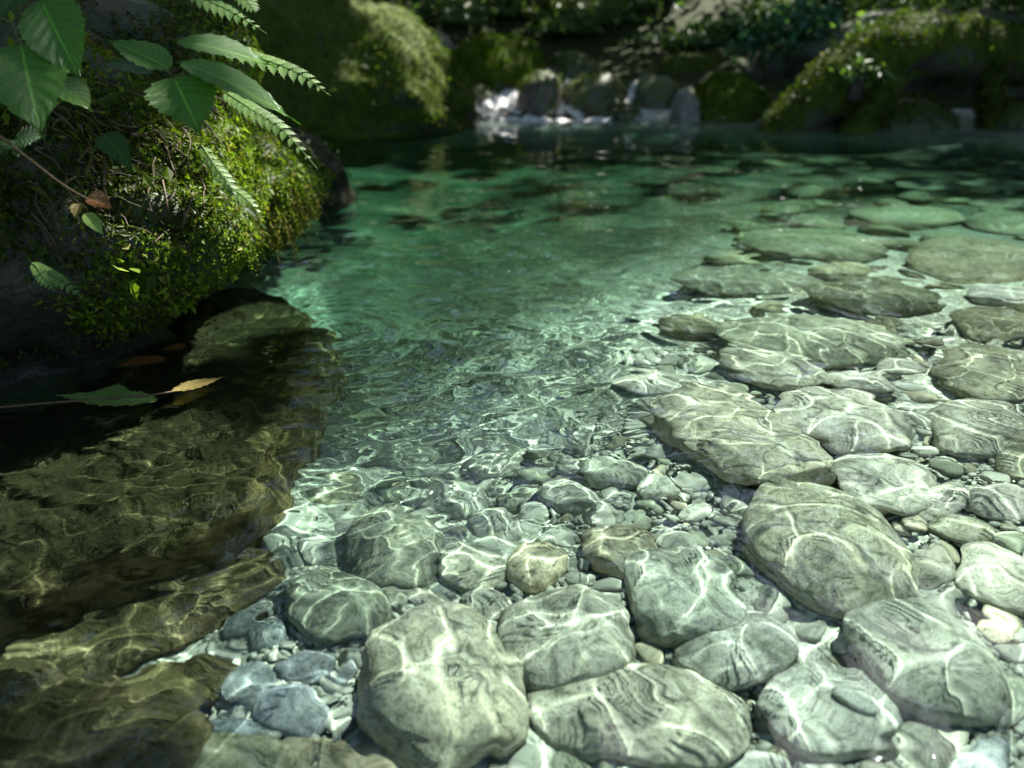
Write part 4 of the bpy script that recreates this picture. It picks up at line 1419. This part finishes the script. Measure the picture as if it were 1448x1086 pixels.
# taller shrubs rising out of the frame, which the pool mirrors
TALL = [(-3.4, 8.6, 1.8, 1.6), (-1.7, 9.6, 2.2, 1.6), (0.1, 10.2, 2.0, 1.7), (1.7, 10.0, 2.1, 1.6), (3.4, 9.4, 2.0, 1.6), (5.2, 8.2, 2.0, 1.6), (-4.6, 6.2, 2.0, 1.5), (6.2, 5.6, 2.0, 1.6), (-4.2, 3.6, 2.2, 1.4)]
TL = ['tall dark bush behind the bank boulder', 'tall bush left of the cascade line', 'tall bush straight behind the cascade', 'tall bush right of the cascade line',
      'tall bush behind the arched root', 'tall bush on the right bank behind the root', 'tall bush on the left bank', 'tall bush on the right bank beside the pool', 'tall bush on the left bank behind the near rock']
for (x_, y_, h_, w_), lab in zip(TALL, TL):
    gz = bedz(x_, y_)
    rt = empty('tall_bush', (x_, y_, gz), lab + ', rising above the frame', 'bush', 'tall bushes round the pool')
    n = 3600
    pts_ = crown_points(n, (x_, y_, gz + h_), (w_ * 0.75, 0.8, h_), int(rf.integers(1e6)), 26)
    pts_[:, 2] = np.maximum(pts_[:, 2], gz + 0.05)
    v, f, uv = scatter_leaves(pts_, np.tile(np.array([0, -0.4, 0.8]), (n, 1)), 0.15 * rf.uniform(0.6, 1.3, n), 0.5, 0.6, 0.5, rf)
    under(build('foliage', v, f, M['shrublit' if 'straight behind' in lab else 'shrub'], None, False, True, uv), rt)  # lighter leaves on one bush paint in the sunlight that the pool mirrors
    mb = MB()
    for k in range(6):
        e = pts_[rf.integers(n)]
        mb.tube(spline([(x_ + rf.normal() * 0.1, y_, gz - 0.1), ((x_ * 2 + e[0]) / 3, y_, (gz * 2 + e[2]) / 3 + 0.2), tuple(e)], 12), np.linspace(0.035, 0.008, 12), 6)
    under(mb.build('stem', M['bark']), rt)

# ------------------------------------------------------------------ unseen trees added for dappled shade; crown gaps placed where sun spots fall
LIT = []    # soft ellipses on the water plane: cx, cy, ax, ay, strength


def lit_px(px, py, rx, ry, z=-0.2, s=1.0):
    """a sun fleck over the part of the bed (or water) seen in a pixel ellipse"""
    c = at(px, py, z)
    dx = np.linalg.norm(at(px + rx, py, z)[:2] - at(px - rx, py, z)[:2]) / 2
    dy = np.linalg.norm(at(px, py + ry, z)[:2] - at(px, max(py - ry, 66), z)[:2]) / 2
    q = c[:2] + (SXW * (-z) if z < 0 else -SXY * z)
    LIT.append((q[0], q[1], dx, dy, s))


def lit_pt(P, r, s=1.0):
    q = np.asarray(P)[:2] - SXY * P[2]
    LIT.append((q[0], q[1], r, r, s))


lit_px(1080, 930, 620, 300)
lit_px(1330, 690, 330, 170)
lit_px(780, 690, 330, 110)
lit_px(660, 520, 230, 90, -0.35)
lit_px(1000, 520, 180, 80, -0.3)
lit_px(570, 600, 180, 90, -0.35)
lit_px(500, 690, 110, 60, -0.25)
lit_px(720, 480, 240, 60, -0.55, 0.9)
LIT.append((1.1, 2.7, 1.75, 1.5, 1.0))
LIT.append((0.2, 5.5, 2.2, 0.5, 0.35))
LIT.append((0.6, 4.3, 1.9, 1.2, 0.75))
LIT.append((2.7, 4.1, 1.3, 1.2, 0.6))
LIT.append((0.4, 9.4, 5.0, 2.6, 0.95))
lit_px(250, 870, 230, 100, -0.2, 0.85)
lit_px(265, 860, 90, 40, -0.2, 0.95)
lit_px(130, 985, 60, 26, -0.2, 0.95)
lit_px(220, 630, 220, 66, -0.06, 0.85)
lit_px(300, 640, 70, 24, -0.06, 0.8)
lit_px(70, 690, 70, 16, -0.06, 0.65)
lit_px(395, 440, 30, 14, -0.06, 0.6)
lit_px(275, 542, 26, 5, 0.0, 0.9)
lit_px(155, 505, 30, 4, 0.0, 0.9)
lit_px(145, 560, 60, 6, 0.0, 0.9)
for P, r, s in [(px3(410, 260, 1.97), 0.13, 1.0), (px3(360, 210, 1.72), 0.05, 0.9), (px3(425, 310, 2.0), 0.08, 1.0), (px3(100, 80, 1.2), 0.03, 0.9), (px3(35, 120, 1.2), 0.02, 0.8),
                (px3(265, 140, 1.22), 0.0, 0.8), (px3(420, 115, 1.33), 0.06, 1.0), (px3(400, 190, 1.42), 0.06, 1.0), (px3(370, 125, 1.2), 0.0, 0.75),
                (px3(60, 400, 1.12), 0.0, 0.5),
                (aty(590, 90, 5.5), 0.45, 1.0), (aty(630, 140, 5.5), 0.2, 1.0), (aty(450, 130, 5.2), 0.1, 0.5), (aty(590, 70, 5.7), 0.2, 0.9), (aty(500, 20, 5.6), 0.1, 0.4), (aty(480, 110, 5.2), 0.12, 0.6), (aty(590, 60, 7.5), 0.25, 1.0),
                (aty(710, 90, 7.2), 0.22, 0.8), (aty(720, 140, 6.8), 0.22, 0.8), (aty(800, 150, 6.7), 0.2, 0.8), (aty(925, 125, 6.9), 0.25, 0.6), (aty(972, 145, 6.5), 0.16, 1.0), (aty(850, 125, 6.7), 0.12, 0.8),
                (aty(1030, 125, 6.5), 0.15, 0.5), (aty(1245, 42, 5.8), 0.2, 1.0), (aty(1290, 45, 5.9), 0.2, 0.8), (aty(1400, 45, 6.0), 0.25, 0.5), (aty(660, 60, 10.0), 0.5, 0.6), (aty(900, 20, 9.8), 0.5, 0.5), (aty(1050, 30, 9.2), 0.4, 0.5), (aty(540, 10, 9.2), 0.5, 0.6), (aty(1180, 85, 5.7), 0.12, 0.8), (aty(1340, 40, 5.9), 0.3, 0.8), (aty(1130, 140, 5.7), 0.25, 0.8), (aty(720, 150, 6.7), 0.35, 1.0), (aty(820, 150, 6.7), 0.35, 0.9), (aty(925, 140, 6.8), 0.3, 0.8), (aty(1230, 95, 5.6), 0.1, 0.8), (aty(1140, 140, 5.7), 0.1, 0.5),
                (aty(1125, 35, 7.6), 0.25, 0.8), (aty(800, 40, 9.5), 0.3, 1.0), (aty(700, 30, 10.0), 0.4, 0.7), (aty(760, 0, 10.2), 0.35, 0.8), (aty(600, 20, 9.3), 0.3, 0.5),
                (np.array([0.1, 9.9, 2.3]), 0.5, 1.0), (np.array([-0.4, 9.9, 3.0]), 0.4, 0.9), (np.array([-1.6, 9.3, 2.2]), 0.45, 0.6), (np.array([1.4, 9.8, 3.1]), 0.4, 0.6), (np.array([0.2, 9.9, 1.3]), 0.35, 0.9)]:
    lit_pt(P, r, s)
LA = np.array(LIT)


def lit(q):
    """0..1: how open the roof is above a point of the water plane, along the sun"""
    k = np.zeros(len(q))
    wq = 0.10 * np.column_stack([fbm(q * 2.3, 3, 41), fbm(q * 2.3 + 31, 3, 42)])
    for cx, cy, ax, ay, s in LA:
        e = q + wq * min(1.0, ax / 0.5)
        d = np.sqrt(((e[:, 0] - cx) / (ax + 0.07)) ** 2 + ((e[:, 1] - cy) / (ay + 0.07)) ** 2)
        k = np.maximum(k, s * (1 - sstep(0.82, 1.12, d)))
    return k


TREES = [(-4.8, 9.5), (3.6, 12.5), (8.2, 8.6), (-5.5, 1.0), (6.8, 1.2)]
TLAB = ['unseen tall tree added on the left bank to shade the pool', 'unseen tall tree added behind the pool to shade the water', 'unseen tall tree added on the right bank beyond the root for shade',
        'unseen tree added on the near left bank to shade the rock', 'unseen tree added on the near right bank to shade the pebbles']
TA = np.array(TREES)
NC = 150000
cp = np.column_stack([rf.uniform(-8.5, 14, NC), rf.uniform(-4.5, 19, NC), rf.uniform(5.2, 8.6, NC)])
roof = lambda q: (q[:, 0] > -3.6) & (q[:, 0] < 8.5) & (q[:, 1] > 0.15) & (q[:, 1] < 13)
cp = cp[roof(cp[:, :2] - SXY * cp[:, 2:3]) | (rf.random(NC) < 0.22)]
cv, _, cuv = scatter_leaves(cp, np.tile(SUN, (len(cp), 1)), 0.25 * rf.uniform(0.75, 1.25, len(cp)), 0.62, 0.35, 0.2, rf)
cm = cv.reshape(-1, 4, 3).mean(1)
op = lit(cm[:, :2] - SXY * cm[:, 2:3])
# a window to the sky beyond the pool head, and ragged gaps elsewhere
sky = np.exp(-(((cp[:, 0] + 0.9) / 1.7) ** 4 + ((cp[:, 1] - 11.0) / 2.0) ** 4))
gap = fbm(cp * np.array([0.9, 0.9, 0.3]), 3, 55)
keep = (rf.random(len(cp)) > np.clip(op * 1.25, 0, 1)) & (rf.random(len(cp)) > sky * 0.95) & (gap < 0.66)
cp, cv, cm = cp[keep], cv.reshape(-1, 4, 3)[keep], cm[keep]
dd = ((cp[:, None, :2] - TA[None]) ** 2).sum(2) + rf.uniform(0, 6, (len(cp), len(TA)))
own = dd.argmin(1)
for k, (tx, ty) in enumerate(TREES):
    gz = bedz(tx, ty)
    rt = empty('unseen_shade_tree', (tx, ty, gz), TLAB[k], 'tree', 'unseen trees added to shade the pool')
    C = cp[own == k]
    v = cv[own == k].reshape(-1, 3)
    f = np.arange(len(v)).reshape(-1, 4)
    under(build('crown', v, f, M['canopy'], None, False, True, np.tile(np.array([[0, 0.5], [0.5, 1], [1, 0.5], [0.5, 0]]), (len(f), 1))), rt)
    mb = MB()
    trunk = spline([(tx, ty, gz - 0.3), (tx + 0.1, ty - 0.1, gz + 2), (tx * 0.93, ty * 0.97 + 0.1, 5.0), (tx * 0.85, ty * 0.93 + 0.2, 7.2)], 20)
    mb.tube(trunk, np.linspace(0.26, 0.10, 20), 12)
    under(mb.build('trunk', M['bark']), rt)
    for j in range(7):
        e = C[rf.integers(len(C))]
        s0 = trunk[rf.integers(11, 19)]
        qe = e[:2] - SXY * e[2]
        mid = (s0 + e) / 2 + np.array([0, 0, 0.3])
        c = spline([s0, mid, e], 14)
        if lit(c[:, :2] - SXY * c[:, 2:3]).max() > 0.05:
            continue
        under(MB().tube(c, np.linspace(0.07, 0.015, 14), 6).build('limb', M['bark']), rt)

# ------------------------------------------------------------------ light, camera, render settings
sun = bpy.data.lights.new('sun', 'SUN')
sun.energy = 5.0
sun.angle = math.radians(0.5)
sun.color = (1.0, 0.965, 0.90)
sun.cycles.is_caustics_light = True
so = bpy.data.objects.new('sun', sun)
so.rotation_euler = Vector(SUN).to_track_quat('Z', 'Y').to_euler()
so.location = (4, 5, 12)
COL.objects.link(so)

W = bpy.data.worlds.new('World')
SC.world = W
W.use_nodes = True
nt = W.node_tree
sk = nt.nodes.new('ShaderNodeTexSky')
sk.sky_type = 'NISHITA'
sk.sun_disc = False
sk.sun_elevation = math.asin(SUN[2])
sk.sun_rotation = math.atan2(SUN[0], SUN[1])
nt.links.new(sk.outputs[0], nt.nodes['Background'].inputs['Color'])
nt.nodes['Background'].inputs['Strength'].default_value = 0.08

cam = bpy.data.cameras.new('camera')
co = bpy.data.objects.new('camera', cam)
COL.objects.link(co)
co.location = CAM
co.rotation_euler = (math.radians(90) - PITCH, 0, 0)
cam.sensor_width = 36
cam.angle = 2 * math.atan(724 / FPX)
cam.clip_start = 0.02
cam.clip_end = 400
cam.dof.use_dof = True
cam.dof.focus_distance = 1.22
cam.dof.aperture_fstop = 2.9
cam.dof.aperture_blades = 0
SC.camera = co

SC.render.engine = 'CYCLES'
SC.view_settings.view_transform = 'Standard'
SC.view_settings.look = 'None'
SC.view_settings.exposure = 2.0
SC.view_settings.gamma = 1.0
SC.cycles.max_bounces = 9
SC.cycles.diffuse_bounces = 3
SC.cycles.glossy_bounces = 4
SC.cycles.transmission_bounces = 6
SC.cycles.transparent_max_bounces = 8
SC.cycles.sample_clamp_indirect = 6.0
SC.cycles.sample_clamp_direct = 0.0
SC.cycles.caustics_reflective = True
SC.cycles.caustics_refractive = True
SC.cycles.blur_glossy = 0.0
SC.cycles.use_denoising = True
SC.cycles.denoiser = 'OPENIMAGEDENOISE'
SC.cycles.use_adaptive_sampling = True
SC.cycles.adaptive_threshold = 0.01
